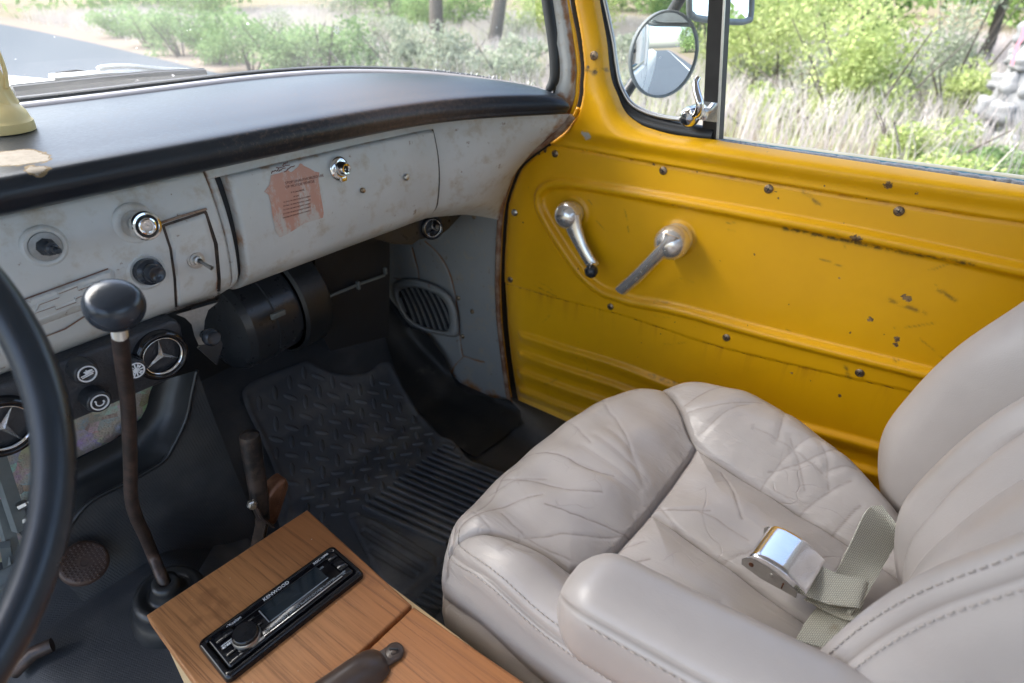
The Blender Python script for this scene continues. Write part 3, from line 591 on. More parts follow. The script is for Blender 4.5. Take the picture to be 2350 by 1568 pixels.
# radio delete plate with the bow tie emblem
pl = np.array([(-60, 727), (248, 616), (260, 616), (265, 632), (264, 655), (250, 690), (-60, 805)], float); V2s, Fs = sheet(pl, 6.0); d, _ = pdist(V2s, np.vstack([pl, pl[:1]]))
m = MB(); m.add([on_dash(x, y, .0005+.007*float(smooth(dd/9))) for (x, y), dd in zip(V2s, d)], Fs, rust=.62*np.exp(-(d/5)**2)); m.build('cover_plate', M['grey'], dash)
pi = np.array([(70, 705), (233, 640), (226, 678), (60, 742)], float)
pi = np.array([(-60, 752), (236, 642), (240, 646), (236, 676), (228, 682), (-60, 790)], float)
m = MB(); m.tube(np.array([on_dash(x, y, .0072) for x, y in catmull(pi, 1, True)]), .0011, 6, closed=True); m.build('plate_border', M['grey'], dash)
bt = np.array([(88, 697), (134, 680), (132, 672), (176, 655), (178, 664), (216, 650), (206, 668), (171, 683), (173, 691), (127, 708), (125, 700), (80, 716)], float)-[0, 0]
m = MB(); m.tube(np.array([on_dash(x, y, .0076) for x, y in bt]), .0017, 6, closed=True); m.build('bow_tie_emblem', M['grey'], dash); m = MB(); m.tube(np.array([on_dash(x+1.5, y+2.5, .0082) for x, y in bt]), .0007, 5, closed=True); m.tube(np.array([on_dash(x, y, .0030) for x, y in [(-40, 722), (100, 671), (248, 617)]]), .0007, 5); m.tube(np.array([on_dash(x, y, .0030) for x, y in [(60, 790), (150, 755), (250, 690)]]), .0008, 5); m.build('emblem_grime', M['rustedge'], dash)
V2s, Fs = sheet(bt, 4.0); m = MB(); m.add([on_dash(x, y, .0080) for x, y in V2s], Fs); m.build('emblem_face', M['grey'], dash)
# bracket with a second pull knob below the ashtray
m = MB(); bq = np.array([(405, 722), (500, 694), (478, 712), (470, 735), (468, 760), (476, 775), (486, 784), (478, 790), (456, 792), (446, 770), (440, 745), (425, 730)], float)
m.add([onY(x, y, .735) for x, y in bq]+[onY(x, y, .745) for x, y in bq], [tuple(range(12)), tuple(range(12, 24))]+[(i, (i+1) % 12, 12+(i+1) % 12, 12+i) for i in range(12)], rust=np.full(24, .42)); m.build('knob_bracket', M['washer'], dash, sm=False)
p = onY(470, 768, .733); m = MB(); m.lathe([(.006, -.004), (.006, .010), (.0105, .011), (.0120, .015), (.0118, .019), (.0095, .022), (.0085, .0235), (.004, .0222), (0, .022)], p, AX, 32); m.build('pull_knob', M['knobblack'], dash)
m = MB(); m.prism([(470, 0)] and [(0, 0), (.030, .018), (.034, -.010), (.018, -.036)], onY(455, 800, .76), (1, 0, 0), (0, 0, 1), (0, .004, 0)); m.build('steel_tab', M['blacksat'], dash, sm=False)

# padded top: nose and top as one skin
def pad_grid():
    ks = np.array([-.45, .10, .385, .60, .72, .80, .865, .910, .940, .962, .976])
    ny = np.array([.712, .712, .711, .708, .695, .668, .633, .605, .588, .582, .590])
    by = np.array([1.11, 1.105, 1.085, 1.065, 1.03, .985, .915, .845, .775, .715, .665]); bx = np.array([-.45, .12, .40, .63, .755, .835, .908, .955, .985, 1.003, 1.012])
    bz = np.array([.786, .787, .790, .795, .797, .796, .793, .788, .782, .775, .770])
    hh = np.array([1, 1, 1, 1, 1, 1, .98, .93, .85, .72, .5])
    U = np.linspace(0, 1, 180); k = np.linspace(0, 1, len(ks)); g = lambda a: ci(U, k, a)
    X, NY, BYy, BX, BZ_, H = g(ks), g(ny), g(by), g(bx), g(bz), g(hh); rows = []
    for x, n_, b_, bx_, bz_, h_ in zip(X, NY, BYy, BX, BZ_, H):
        ty = float(ci(x, xs, TY))
        low = .744
        pr = [(x, ty+.012, low-.002), (x, ty-.004, low), (x, n_+.010, low+.008*h_), (x, n_+.003, low+.017*h_), (x, n_, low+.026*h_), (x, n_+.004, low+.036*h_), (x, n_+.013, low+.043*h_)]
        for s_ in (.10, .22, .38, .55, .72, .88, 1.0):
            yy = n_+.013+(b_-n_-.013)*s_; xx = x+(bx_-x)*s_; zz = low+.043*h_+(bz_-low-.043*h_)*s_+.010*h_*math.sin(math.pi*min(1, s_))
            pr.append((xx, yy, zz))
        rows.append(catmull(np.array(pr), 5))
    return np.array(rows)
G = pad_grid(); P = G.reshape(-1, 3)
dust = np.zeros(len(P)); chip = np.zeros(len(P))
scr = lambda P: np.stack([CX+FPX*((P-CAM)@RT)/((P-CAM)@FW), CY-FPX*((P-CAM)@UP)/((P-CAM)@FW)], 1)
# worn patches placed where the surveyed points fall on the pad top (z about .80)
def near_top(px, py, z, r): c = onZ(px, py, z); return np.linalg.norm(P-c, axis=1)/r
a4 = [onZ(*q, .80)[:2] for q in ((158, 262), (390, 228), (478, 274), (232, 306))]
d, _ = pdist(P[:, :2], np.array(a4+[a4[0]])); dust = np.where(inside(P[:, :2], np.array(a4)) & (P[:, 2] > .78), .10*smooth(d/.012)+.16, 0)
dust = np.maximum(dust, .60*np.exp(-near_top(900, 215, .80, .22)**2)); dust = np.maximum(dust, .42*np.exp(-near_top(650, 225, .80, .25)**2))
for px, py, r in [(40, 368, .036), (70, 372, .026), (8, 374, .038), (92, 386, .014)]: chip = np.maximum(chip, np.clip(1.15-near_top(px, py, .787, r), 0, 1))
rowi = np.tile(np.arange(G.shape[1]), G.shape[0]); dust = np.maximum(dust, .14*np.exp(-((rowi-30)/6.0)**2)*np.repeat(smooth((np.linspace(0, 1, G.shape[0])-.25)/.1), G.shape[1])); m = MB(); m.grid(G, dust=dust, chip=chip); pad = m.build('dash_pad', M['pad'], dash, angle=0)
# metal strip along the windshield edge, gasket, glass
BK = G[:, -1]; inn = G[:, -4]
dirn = inn-BK; dirn /= np.linalg.norm(dirn, axis=1)[:, None]
up = np.array([0, 0, 1.0])
m = MB(); m.grid(np.stack([BK+up*.000, BK+up*.0045, BK+dirn*.012+up*.0062, BK+dirn*.030+up*.0045, BK+dirn*.032+up*.000], 1)); m.build('windshield_trim', plain('greyed_trim', (.30, .29, .31), .35, 0, .15, 30), dash, angle=0)
# ---- windshield -------------------------------------------------------------
ws = part('windshield', (.3, 1, .9))
topc = np.array([[-.45, .93, 1.25], [.12, .93, 1.25], [.40, .92, 1.25], [.63, .905, 1.25], [.755, .885, 1.25], [.835, .865, 1.25], [.908, .84, 1.25], [.955, .815, 1.25], [.985, .785, 1.25], [1.003, .757, 1.25], [1.018, .735, 1.25]])
TC = np.stack([ci(np.linspace(0, 1, 180), np.linspace(0, 1, 11), topc[:, k]) for k in range(3)], 1)
base = BK-dirn*(.012+.022*smooth((.75-BK[:, :1])/.35))+up*.003
T_ = np.linspace(0, 1, 14)[None, :, None]
Gl = base[:, None]*(1-T_)+TC[:, None]*T_
bow = np.sin(np.pi*T_)*.02; Gl = Gl-dirn[:, None]*bow*.6
m = MB(); m.grid(Gl); m.build('glass', M['glass'], ws, angle=0)
gk = catmull(np.array([onX(x, y, 1.004) for x, y in [(1191, -430), (1244, -80), (1256, 0), (1268, 80), (1274, 140), (1273, 182), (1262, 208), (1250, 216)]]), 6); m = MB(); m.tube(gk, np.interp(np.linspace(0, 1, len(gk)), [0, .83, 1], [.0105, .0105, .005]), 12); m.tube(base+up*.002-dirn*.004, .0065, 8); m.build('gasket', M['rubbertrim'], ws, angle=0)
m = MB()
for k in range(26):
    i = int(118+k*2.2+rng.integers(0, 2)); p = base[min(i, 177)]; a = p+up*.004; hh = .003+.007*rng.random()
    m.tube(np.array([a, a+up*hh+dirn[min(i, 177)]*rng.normal(0, .002)+[rng.normal(0, .003), 0, 0], a+up*hh*.6+[.004*rng.random(), 0, 0]]), .0012, 5)
m.build('sealant_bead', M['white'], ws)
# chip in the glass
pc = None
i0 = np.argmin(np.linalg.norm(scr(Gl.reshape(-1, 3))-[775, 84], axis=1)); pc = Gl.reshape(-1, 3)[i0]
m = MB()
for k in range(16):
    a = k*2*np.pi/16+rng.normal(0, .1); L = .004+.006*rng.random(); dv = np.array([math.cos(a)*.9, 0, math.sin(a)])
    m.tube(np.array([pc+dv*.0035, pc+dv*L]), .0005, 4)
m.tube(np.array([pc+np.array([math.cos(a), 0, math.sin(a)])*.0035 for a in np.linspace(0, 6.28, 14)]), .0006, 4); m.build('glass_chip', M['print_'], ws)
# wiper on the outside of the glass
wp = part('wiper', (.4, 1.2, .82))
def wpt(px, py, d=1.2): return onY(px, py, d)
bl = catmull(np.array([wpt(x, y, 1.175) for x, y in [(30, 209), (120, 199), (250, 185), (360, 174), (470, 168)]]), 6)
m = MB(); m.tube(bl, .0085, 8); m.tube(bl+[0, 0, .006], .003, 6); m.build('blade', M['rubbertrim'], wp)
m = MB(); ar = catmull(np.array([wpt(x, y, 1.19) for x, y in [(118, 178), (170, 174), (230, 168), (300, 166), (440, 166)]]), 5); m.tube(ar, np.interp(np.linspace(0, 1, len(ar)), [0, 1], [.012, .006]), 8, flat=.5)
ar = catmull(np.array([wpt(x, y, 1.19) for x, y in [(225, 160), (240, 154), (300, 152), (370, 159), (470, 164)]]), 5); m.tube(ar, .0042, 6); m.build('arm', M['white'], wp)
m = MB(); q = [(118, 180), (128, 166), (175, 160), (222, 165), (262, 168), (250, 176), (200, 186), (140, 186)]
m.add([wpt(x, y, 1.20) for x, y in q]+[wpt(x, y, 1.20)-[0, 0, .008] for x, y in q], [tuple(range(8)), tuple(range(8, 16))]+[(i, (i+1) % 8, 8+(i+1) % 8, 8+i) for i in range(8)]); m.build('pivot', M['white'], wp, sm=False)
# hood, cowl and fender outside
m = MB(); A = np.linspace(-.5, 1.15, 50); B = np.linspace(1.21, 2.5, 30); X_, Y_ = np.meshgrid(A, B, indexing='ij')
Zh = .797-.17*((X_-.30)/.6)**2-.10*((Y_-1.17)/1.3)**2-.06*smooth((np.abs(X_-.3)-.45)/.35)
m.grid(np.stack([X_, Y_, Zh], -1)); m.build('hood', M['white'], truck, angle=0)
cw = BK-dirn*.32-up*.085; m = MB(); m.grid([BK-up*.006, BK-dirn*.03-up*.012, cw]); m.build('cowl', M['white'], truck, angle=0)
# ---- cab shell (roof, pillars, rear wall, cowl side) -------------------------
def quadpatch(P, nu=8, nv=8):
    P = np.asarray(P, float); u = np.linspace(0, 1, nu)[:, None, None]; v = np.linspace(0, 1, nv)[None, :, None]
    return (P[0]*(1-u)+P[1]*u)*(1-v)+(P[3]*(1-u)+P[2]*u)*v
m = MB(); X_, Y_ = np.meshgrid(np.linspace(-.42, 1.08, 24), np.linspace(-.46, .95, 24), indexing='ij')
m.grid(np.stack([X_, Y_, 1.27+.05*(1-((X_-.33)/.76)**2)-.05*np.maximum(Y_-.6, 0)], -1)); m.build('roof', M['headliner'], truck, angle=0)
m = MB(); m.box((.33, -.47, .35), (1.5, .03, .95)); m.box((.33, -.47, 1.24), (1.5, .03, .12)); m.box((-.28, -.47, .99), (.28, .03, .4)); m.box((.94, -.47, .99), (.28, .03, .4)); m.build('rear_wall', M['grey'], truck, sm=False)
m = MB(); m.box((1.09, -.3, 1.0), (.05, .30, .62), bev=.01); m.build('rear_pillar', M['white'], truck); m = MB(); m.box((-.44, -.42, .7), (.04, .1, 1.2), bev=.01); m.build('rear_pillar', M['white'], truck); m = MB(); m.box((-.44, .15, 1.235), (.05, 1.3, .09)); m.build('roof_rail', M['yellow'], truck, sm=False); m = MB(); m.box((1.085, .15, 1.235), (.05, 1.15, .09)); m.build('roof_rail', M['yellow'], truck, sm=False)
# inner windshield pillar
pl_ = np.array([(1197, -430), (1250, -80), (1262, 0), (1280, 80), (1290, 140), (1289, 185), (1278, 208), (1262, 222), (1268, 232)], float); pr_ = np.array([(1245, -430), (1297, -80), (1309, 0), (1320, 80), (1327, 140), (1326, 190), (1320, 232), (1309, 262), (1294, 285)], float)
plc, prc = catmull(pl_, 6), catmull(pr_, 6); rows = []
for a, b in zip(plc, prc):
    r_ = []
    for s_ in np.linspace(-.15, 1, 16):
        X = 1.004+.026*s_-.006*math.sin(math.pi*max(s_, 0)); r_.append(onX(*(a+(b-a)*s_), X))
    rows.append(r_)
rows = np.array(rows); tt = np.linspace(0, 1, len(rows))[:, None]+np.zeros((1, 16)); ss = np.linspace(-.15, 1, 16)[None]+np.zeros((len(rows), 1))
ru = np.maximum(.85*smooth((tt-.57)/.3)*smooth((ss+.1)/.3), .78*np.exp(-((ss-.7)/.3)**2)); m = MB(); m.grid(rows, rust=ru); m.build('windshield_pillar', M['grey'], truck, angle=0)
# rusty flange along dash corner and kick panel, black door seal behind it
fl = catmull(np.array([(1244, -430), (1305, -80), (1319, 0), (1328, 45), (1337, 90), (1345, 154), (1343, 192), (1342, 215), (1337, 239), (1328, 262), (1316, 278), (1301, 296), (1280, 313), (1254, 332), (1222, 356), (1194, 384), (1175, 428), (1160, 492), (1153, 623), (1155, 720), (1163, 800), (1176, 900), (1184, 930)], float)-[14, 0], 6)
Pf = np.array([onX(x+3, y, .999) for x, y in fl]); 
k0 = 56
m = MB(); m.tube(Pf[k0:], .0058, 10, flat=1.2); m.build('door_flange', M['rustedge'], truck, angle=0)
m = MB(); m.tube(np.array([onX(x+7, y+1, 1.040) for x, y in fl[k0-6:]]), .0042, 8); m.tube(np.array([onX(x-3, y, 1.026) for i, (x, y) in enumerate(fl[:k0+3])]), .0038, 8); m.build('jamb_edge', M['yellow'], truck, angle=0)
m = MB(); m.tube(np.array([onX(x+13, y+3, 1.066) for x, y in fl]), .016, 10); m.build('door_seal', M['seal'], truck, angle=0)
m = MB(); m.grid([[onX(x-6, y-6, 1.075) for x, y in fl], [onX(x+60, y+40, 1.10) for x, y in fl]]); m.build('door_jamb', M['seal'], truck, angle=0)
# kick panel and its vent
shade_grey = mk_grey(.52); shade_grey.name = 'shaded_grey_paint'; shade_grey.node_tree.nodes['Principled BSDF'].inputs['Specular IOR Level'].default_value = .3; kp = part('kick_panel', (1, .95, .3))  # same grey paint darkened: footwell shade put into the colour of panel and vent
KX = 1.008
kq = np.vstack([np.array([onX(x, y, KX)[1:] for x, y in [(1150, 430), (1150, 487), (1143, 560), (1141, 640), (1146, 740), (1160, 850), (1170, 918), (1172, 960)]]), [[.80, -.05], [1.25, -.05], [1.25, .72], [.78, .72]]])
V2s, Fs = sheet(kq, .008); d, _ = pdist(V2s, kq[:8]); lowz = smooth((.06-V2s[:, 1])/.04)
crk = [catmull(np.array([onX(x, y, KX)[1:] for x, y in q]), 4) for q in ([(975, 555), (1010, 590), (1035, 640), (1050, 720), (1056, 790), (1062, 820)], [(945, 570), (958, 620), (962, 655)], [(1062, 820), (1040, 845), (1035, 880)], [(1062, 818), (1085, 826), (1110, 832)], [(905, 640), (960, 655)])]
dc = np.min([pdist(V2s, c)[0] for c in crk], 0); V2f, Ff = V2s, Fs
kq[:8, 0] += .002; V2s, Fs = sheet(kq, .0035); d, _ = pdist(V2s, kq[:8]); dc = np.min([pdist(V2s, c)[0] for c in crk], 0); lowz = smooth((.075-V2s[:, 1])/.05)
m = MB(); m.add(np.column_stack([np.full(len(V2s), KX)+.003*np.exp(-(dc/.003)**2), V2s]), Fs, rust=np.maximum.reduce([.6*np.exp(-(d/.008)**2), .9*np.exp(-(dc/.0032)**2), .6*lowz])); m.build('panel', shade_grey, kp, angle=0)
for px, py in [(1088, 497), (1084, 715), (1148, 745), (1052, 684), (950, 652), (1062, 772)]:
    m = MB(); m.lathe([(.006, .001), (.006, -.002), (.004, -.004), (0, -.0045)], onX(px, py, KX), (1, 0, 0), 14); m.build('screw', M['screw'], kp)
# louvred vent
vo = catmull(np.array([(903, 650), (935, 640), (980, 648), (1025, 672), (1046, 705), (1052, 745), (1046, 772), (1010, 768), (970, 758), (935, 738), (912, 705), (900, 672)], float), 8, True)
cen = vo.mean(0); rings = []
for s_, X in [(1.02, KX), (1.0, KX-.012), (.96, KX-.020), (.88, KX-.024), (.80, KX-.022), (.76, KX-.012), (.74, KX+.01)]:
    rings.append([onX(*(cen+(q-cen)*s_+np.array([-2, 3])*(s_ < .9)), X) for q in vo])
m = MB(); m.grid(rings, cv=True, rust=np.full((len(rings), len(vo)), .18)); m.build('vent_housing', shade_grey, kp, angle=0)
vin = cen+(vo-cen)*.77+[-2, 3]
m = MB(); m.add([onX(x, y, KX-.004) for x, y in vin], [tuple(range(len(vin)))]); m.build('vent_opening', M['dark'], kp, sm=False)
for k in range(9):
    s_ = (k+.6)/9.4; x0 = 905+s_*128; q = np.array([(x0-14+t*46, 650+s_*18+t*(110-s_*10)-8*math.sin(3.14*t)) for t in np.linspace(0, 1, 60)]); q = q[inside(q, vin)]
    if len(q) < 4: continue
    a = np.array([onX(x, y, KX-.021) for x, y in q]); b = np.array([onX(x+5, y+1, KX-.008) for x, y in q]); m = MB(); m.grid([a, a+[-.0012, .0008, 0], b+[-.001, .001, 0], b]); m.build('slat', shade_grey, kp, angle=0)
# round air outlet under the dash end, next to the kick panel
ao = part('side_air_outlet', (.85, .85, .5))
m = MB(); q = np.array([(860, 548), (905, 560), (945, 562), (962, 550), (1010, 540), (1030, 525), (1060, 492), (1000, 480), (880, 520)], float); m.add([onY(x, y, .82) for x, y in q]+[onY(x, y, .90) for x, y in q], [tuple(range(9)), tuple(range(9, 18))]+[(i, (i+1) % 9, 9+(i+1) % 9, 9+i) for i in range(9)]); m.build('outlet_body', M['blacksat'], ao, sm=False)
def star_vent(c, ax, r, xdir, parent, rot=0, ringm='alu'):
    ax = np.array(ax, float); ax /= np.linalg.norm(ax); u = np.array(xdir, float); u -= ax*(u@ax); u /= np.linalg.norm(u); v = np.cross(ax, u)
    m = MB(); m.lathe([(r*1.0, -.004), (r*1.0, .006), (r*.92, .0105), (r*.80, .0105), (r*.76, .007), (r*.75, -.002)], c, ax, 48); m.build('vent_ring', M['blackgloss'], parent, angle=0)
    m = MB(); m.lathe([(r*.755, .005), (r*.745, .0085), (r*.71, .0085), (r*.70, .004)], c, ax, 48)
    m.build('chrome_ring', M['chrome'], parent, angle=0)
    m = MB(); m.lathe([(r*.75, -.002), (0, -.010)], c, ax, 32); m.build('vent_bowl', M['blackgloss'], parent, angle=0)
    m = MB()
    for k in range(3):
        a = R(rot+120*k); d1 = u*math.cos(a)+v*math.sin(a); d2 = -u*math.sin(a)+v*math.cos(a); tip = c+d1*r*.72+ax*.004; ce = c+ax*.0085
        w_ = r*.10; b1, b2 = c+d2*w_+ax*.003+d1*w_*.6, c-d2*w_+ax*.003+d1*w_*.6
        m.add([ce, tip, b1, b2], [(0, 2, 1), (0, 1, 3), (2, 3, 1)])
    m.build('three_pointed_star', M['worn'], parent, sm=False)
star_vent(onY(990, 522, .815), (-.45, -1, .1), .024, (1, 0, 0), ao, 80)
# ---- air conditioning panel under the dash ------------------------------------
ac = part('vent_panel', (.1, .74, .54)); PY = .735
a0 = [(-330, 1010), (395, 736), (408, 737), (417, 748), (424, 790), (426, 812), (421, 838), (408, 860), (392, 872), (-330, 1185)]
m = MB(); pts = np.array([onY(x, y, PY) for x, y in a0]); poly = [(p[0], p[2]) for p in pts]
m.prism(poly, (0, PY+.055, 0), (1, 0, 0), (0, 0, 1), (0, -.055, 0), bev=.005, seg=3); m.build('panel_body', M['texblack'], ac, angle=30)
AC = np.array([0, -1.0, .0])
star_vent(onY(367, 813, PY-.001), AC, .0325, (1, 0, 0), ac, 205); star_vent(onY(4, 977, PY-.001), AC, .0345, (1, 0, 0), ac, 52)
def ac_knob(px, py, kind):
    c = onY(px, py, PY-.018); m = MB(); m.lathe([(.0135, -.018), (.0140, -.004), (.0130, .002), (.0118, .0035), (.0102, .0035), (.0100, .003), (0, .003)], c, AC, 32); m.build('knob', M['blacksat'], ac, angle=0)
    m = MB(); m.lathe([(.0098, .0030), (.0098, .0042), (.0084, .0042), (.0083, .003)], c, AC, 32); f = c+AC*.0040
    L = lambda a, b, r=.0007: m.tube(np.array([f+[a[0], 0, a[1]], f+[b[0], 0, b[1]]]), r, 6)
    if kind == 'fan':
        L((-.007, -.001), (.007, .0005)); L((-.0065, -.003), (.0055, -.0015)); L((-.003, .003), (.004, .0035)); L((0, .005), (.0005, .001)); L((-.002, .001), (.006, .003), .0011)
    elif kind == 'flake':
        for k in range(6):
            a = k*math.pi/6; L((-.0078*math.cos(a), -.0078*math.sin(a)), (.0078*math.cos(a), .0078*math.sin(a)), .0006 if k % 3 else .0008)
        for k in range(4):
            a = k*math.pi/2+.78; q = (.0058*math.cos(a), .0058*math.sin(a)); L((q[0]-.002, q[1]), (q[0]+.002, q[1]), .0006); L((q[0], q[1]-.002), (q[0], q[1]+.002), .0006)
    else:
        m.tube(np.array([f+[.0042*math.cos(a), 0, .0042*math.sin(a)] for a in np.linspace(2.6, 6.2, 14)]), .0007, 6); L((-.0045, .0035), (-.0032, .0022), .001); L((.003, -.0005), (.0048, -.0002), .0013)
    m.build('knob_symbol', M['print_'], ac)
ac_knob(197, 856, 'fan'); ac_knob(309, 848, 'flake'); ac_knob(226, 921, 'turn')
# ---- heater / blower under the dash ---------------------------------------------
ht = part('heater_unit', (.65, 1.0, .4))
ax = np.array([1, .05, 0]); ctr = np.array([.48, 1.0, .40])
m = MB(); m.lathe([(0, -.02), (.06, -.02), (.085, -.012), (.092, 0), (.092, .045), (.095, .046), (.095, .052), (.092, .053), (.092, .10)], ctr, ax, 48); m.build('blower_drum', M['blacksat'], ht, angle=30)
m = MB(); m.lathe([(.1, .10), (.106, .105), (.106, .16), (.1, .165), (0, .165)], ctr, ax, 48); m.build('blower_collar', plain('collar_plastic', (.016, .018, .02), .4, 0, .2, 60, .5, 300), ht, angle=30)
m = MB(); m.box(onY(638, 722, .895), (.028, .006, .010), bev=.001); m.build('clip', M['greymetal'], ht)
bx0 = [(720, 565), (895, 520), (893, 772), (758, 806), (735, 760)]
m = MB(); F0 = np.array([onY(x, y, .95) for x, y in bx0]); F1 = F0+[0, .16, .0]; m.add(np.vstack([F0, F1]), [tuple(range(5)), tuple(range(5, 10))[::-1]]+[(i, (i+1) % 5, 5+(i+1) % 5, 5+i) for i in range(5)]); m.build('heater_box', plain('heater_box_black', (.018, .020, .024), .45, 0, .2, 30, .2, 200, spec=.35), ht, sm=False)
rod = np.array([onY(x, y, .94) for x, y in [(737, 688), (820, 654), (882, 632)]]); m = MB(); m.tube(rod, .0032, 8); m.build('control_rod', M['greymetal'], ht)
for px, py, s_ in [(738, 686, .02), (822, 655, .018), (884, 622, .015)]: m = MB(); m.box(onY(px, py, .938), (.006, .008, s_), bev=.001); m.build('rod_clip', M['greymetal'], ht)
# ---- floor, tunnel, toe board, firewall -----------------------------------------
def floor_z(x, y):
    x, y = np.asarray(x, float), np.asarray(y, float)
    tun = .105*smooth((.235-np.abs(x-.12))/.14)*smooth((y+.1)/.3)
    toe = .55*np.maximum(y-.90, 0)+.35*np.maximum(y-1.02, 0)
    return tun*smooth((1.3-y)/.5)+toe+.02*smooth((x-.92)/.06)
def on_floor(px, py, dz=0.0):
    d = ray(px, py); k0, k1 = .3, 2.2
    ks = np.linspace(k0, k1, 500); P = CAM+d*ks[:, None]; f = P[:, 2]-dz-floor_z(P[:, 0], P[:, 1]); i = np.argmax(f < 0); t = f[i-1]/(f[i-1]-f[i]); return P[i-1]+(P[i]-P[i-1])*t
X_, Y_ = np.meshgrid(np.linspace(-.45, 1.04, 150), np.linspace(-.46, 1.22, 170), indexing='ij')
m = MB(); m.grid(np.stack([X_, Y_, floor_z(X_, Y_)], -1)); m.build('cab_floor', M['rubber'], truck, angle=0)
fw = part('firewall', (.3, 1.2, .4))
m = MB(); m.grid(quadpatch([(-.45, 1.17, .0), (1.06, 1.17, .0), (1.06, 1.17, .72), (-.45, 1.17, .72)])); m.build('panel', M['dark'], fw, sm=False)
# insulation showing above the floor covering
m = MB(); fq = np.array([(-120, 1010), (100, 940), (352, 880), (340, 925), (325, 962), (296, 985), (240, 1020), (165, 1058), (155, 1130), (120, 1250), (60, 1290), (-120, 1290)], float)
V2s, Fs = sheet(np.array([onY(x, y, 1.02)[[0, 2]] for x, y in fq]), .006); m.add(np.column_stack([V2s[:, 0], 1.02+.004*np.sin(V2s[:, 0]*70)*np.cos(V2s[:, 1]*90), V2s[:, 1]]), Fs); m.build('insulation_padding', M['felt'], fw, angle=0)
# moulded lip of the rubber floor covering that rises round the transmission hump
lip0 = catmull(np.array([(452, 850), (440, 905), (428, 960), (400, 1020), (370, 1062), (290, 1108), (210, 1150), (165, 1200), (110, 1290)], float), 8); lip1 = catmull(np.array([(352, 880), (340, 925), (322, 965), (296, 988), (245, 1020), (170, 1060), (130, 1090), (60, 1150), (20, 1200)], float), 8)
rows = []
for s_ in np.linspace(0, 1, 10):
    Yv = .985+.018*math.sin(math.pi*s_*.9); rows.append([onY(*(a+(b-a)*s_), Yv-.05*(1-s_)) for a, b in zip(lip0, lip1)])
m = MB(); m.grid(rows); m.build('hump_cover', M['rubbertrim'], fw, angle=0)
rim = np.array([onY(*a, .930) for a in lip0]); m = MB(); m.tube(rim, .0035, 8); m.build('cover_bead', M['rubbertrim'], fw, angle=0)
# hump below the lip: the rubber surface between lip bead and tunnel
rows = []
for s_ in np.linspace(0, 1, 14):
    r_ = []
    for a in lip0:
        p = onY(*a, .935); q = np.array([p[0]+.012, .900, 0]); q[2] = floor_z(q[0], q[1])-.004
        z = p[2]+(q[2]-p[2])*s_**.8; r_.append([p[0]+(q[0]-p[0])*s_, p[1]+(q[1]-p[1])*s_, z])
    rows.append(r_)
m = MB(); m.grid(rows); m.build('transmission_hump', M['rubber'], fw, angle=0)
# loose rubber flap against the cowl side
fl_ = [(890, 690), (925, 745), (985, 772), (1020, 820), (1045, 885), (1075, 905), (1170, 918), (1196, 945), (1195, 970), (1140, 1015), (1090, 1048), (1060, 1030), (1010, 1000), (960, 940), (925, 890), (905, 845), (880, 760)]
V2s, Fs = sheet(np.array(fl_, float), 9); Pv = []
for x, y in V2s:
    pk = onX(x, y, KX-.02); pf = on_floor(x, y, .012); Pv.append(pk if pk[2] > pf[2] or pf[0] > KX-.02 else pf)
m = MB(); m.add(Pv, Fs); m.build('rubber_flap', mk_rubber('flap_rubber', False, (.014, .014, .014)), fw, angle=0)
# ---- pedals, starter button -------------------------------------------------------
pd = part('pedal_linkage', (0, .95, .3))
for a, b, w_ in [((-10, 1040), (48, 1215), .011), ((0, 1150), (40, 1310), .010), ((25, 1330), (12, 1250), .008)]:
    p, q = onY(*a, .93), onY(*b, .90); m = MB(); m.tube(np.array([p, (p+q)/2, q]), w_, 4); m.build('pedal_arm', M['greymetal'], pd, sm=False)
for px, py in [(60, 1155), (62, 1190)]: m = MB(); m.lathe([(.006, -.01), (.006, .0), (.004, .002), (.004, .02), (0, .021)], onY(px, py, .90), (1, -.2, .1), 8); m.build('bolt', M['alu'], pd)
m = MB(); m.box(onY(32, 1350, .86), (.045, .02, .06), M=Matrix.Rotation(R(-40), 3, 'X'), bev=.005)
for k in range(4): m.box(onY(32, 1350, .86)+np.array([0, -.011, -.02+k*.013]), (.04, .006, .005))
m.build('pedal_pad', M['greymetal'], pd)
m = MB(); m.tube(np.array([on_floor(30, 1545, .02), on_floor(75, 1500, .02), on_floor(120, 1480, .02)]), .010, 10); m.build('floor_rod', M['shaft'], pd)
fb = part('starter_button', (.13, .95, .1)); c = onZ(193, 1292, .175); axb = np.array([.10, -.72, .68]); axb /= np.linalg.norm(axb)
m = MB(); m.lathe([(.010, -.10), (.010, -.012), (.030, -.010), (.0335, -.006), (.0335, .0), (.031, .003), (.026, .0045), (.006, .005), (.005, .003), (0, .003)], c, axb, 36)
uu = np.cross(axb, [1, 0, 0]); uu /= np.linalg.norm(uu); vv = np.cross(axb, uu)
for i in range(-5, 6):
    for j in range(-5, 6):
        o_ = uu*i*.0055+vv*j*.0055
        if .008 < np.linalg.norm(o_) < .029: m.lathe([(.0021, .003), (.0018, .0060), (0, .0068)], c+o_, axb, 6)
m.build('pedal_disc', M['brownpad'], fb)
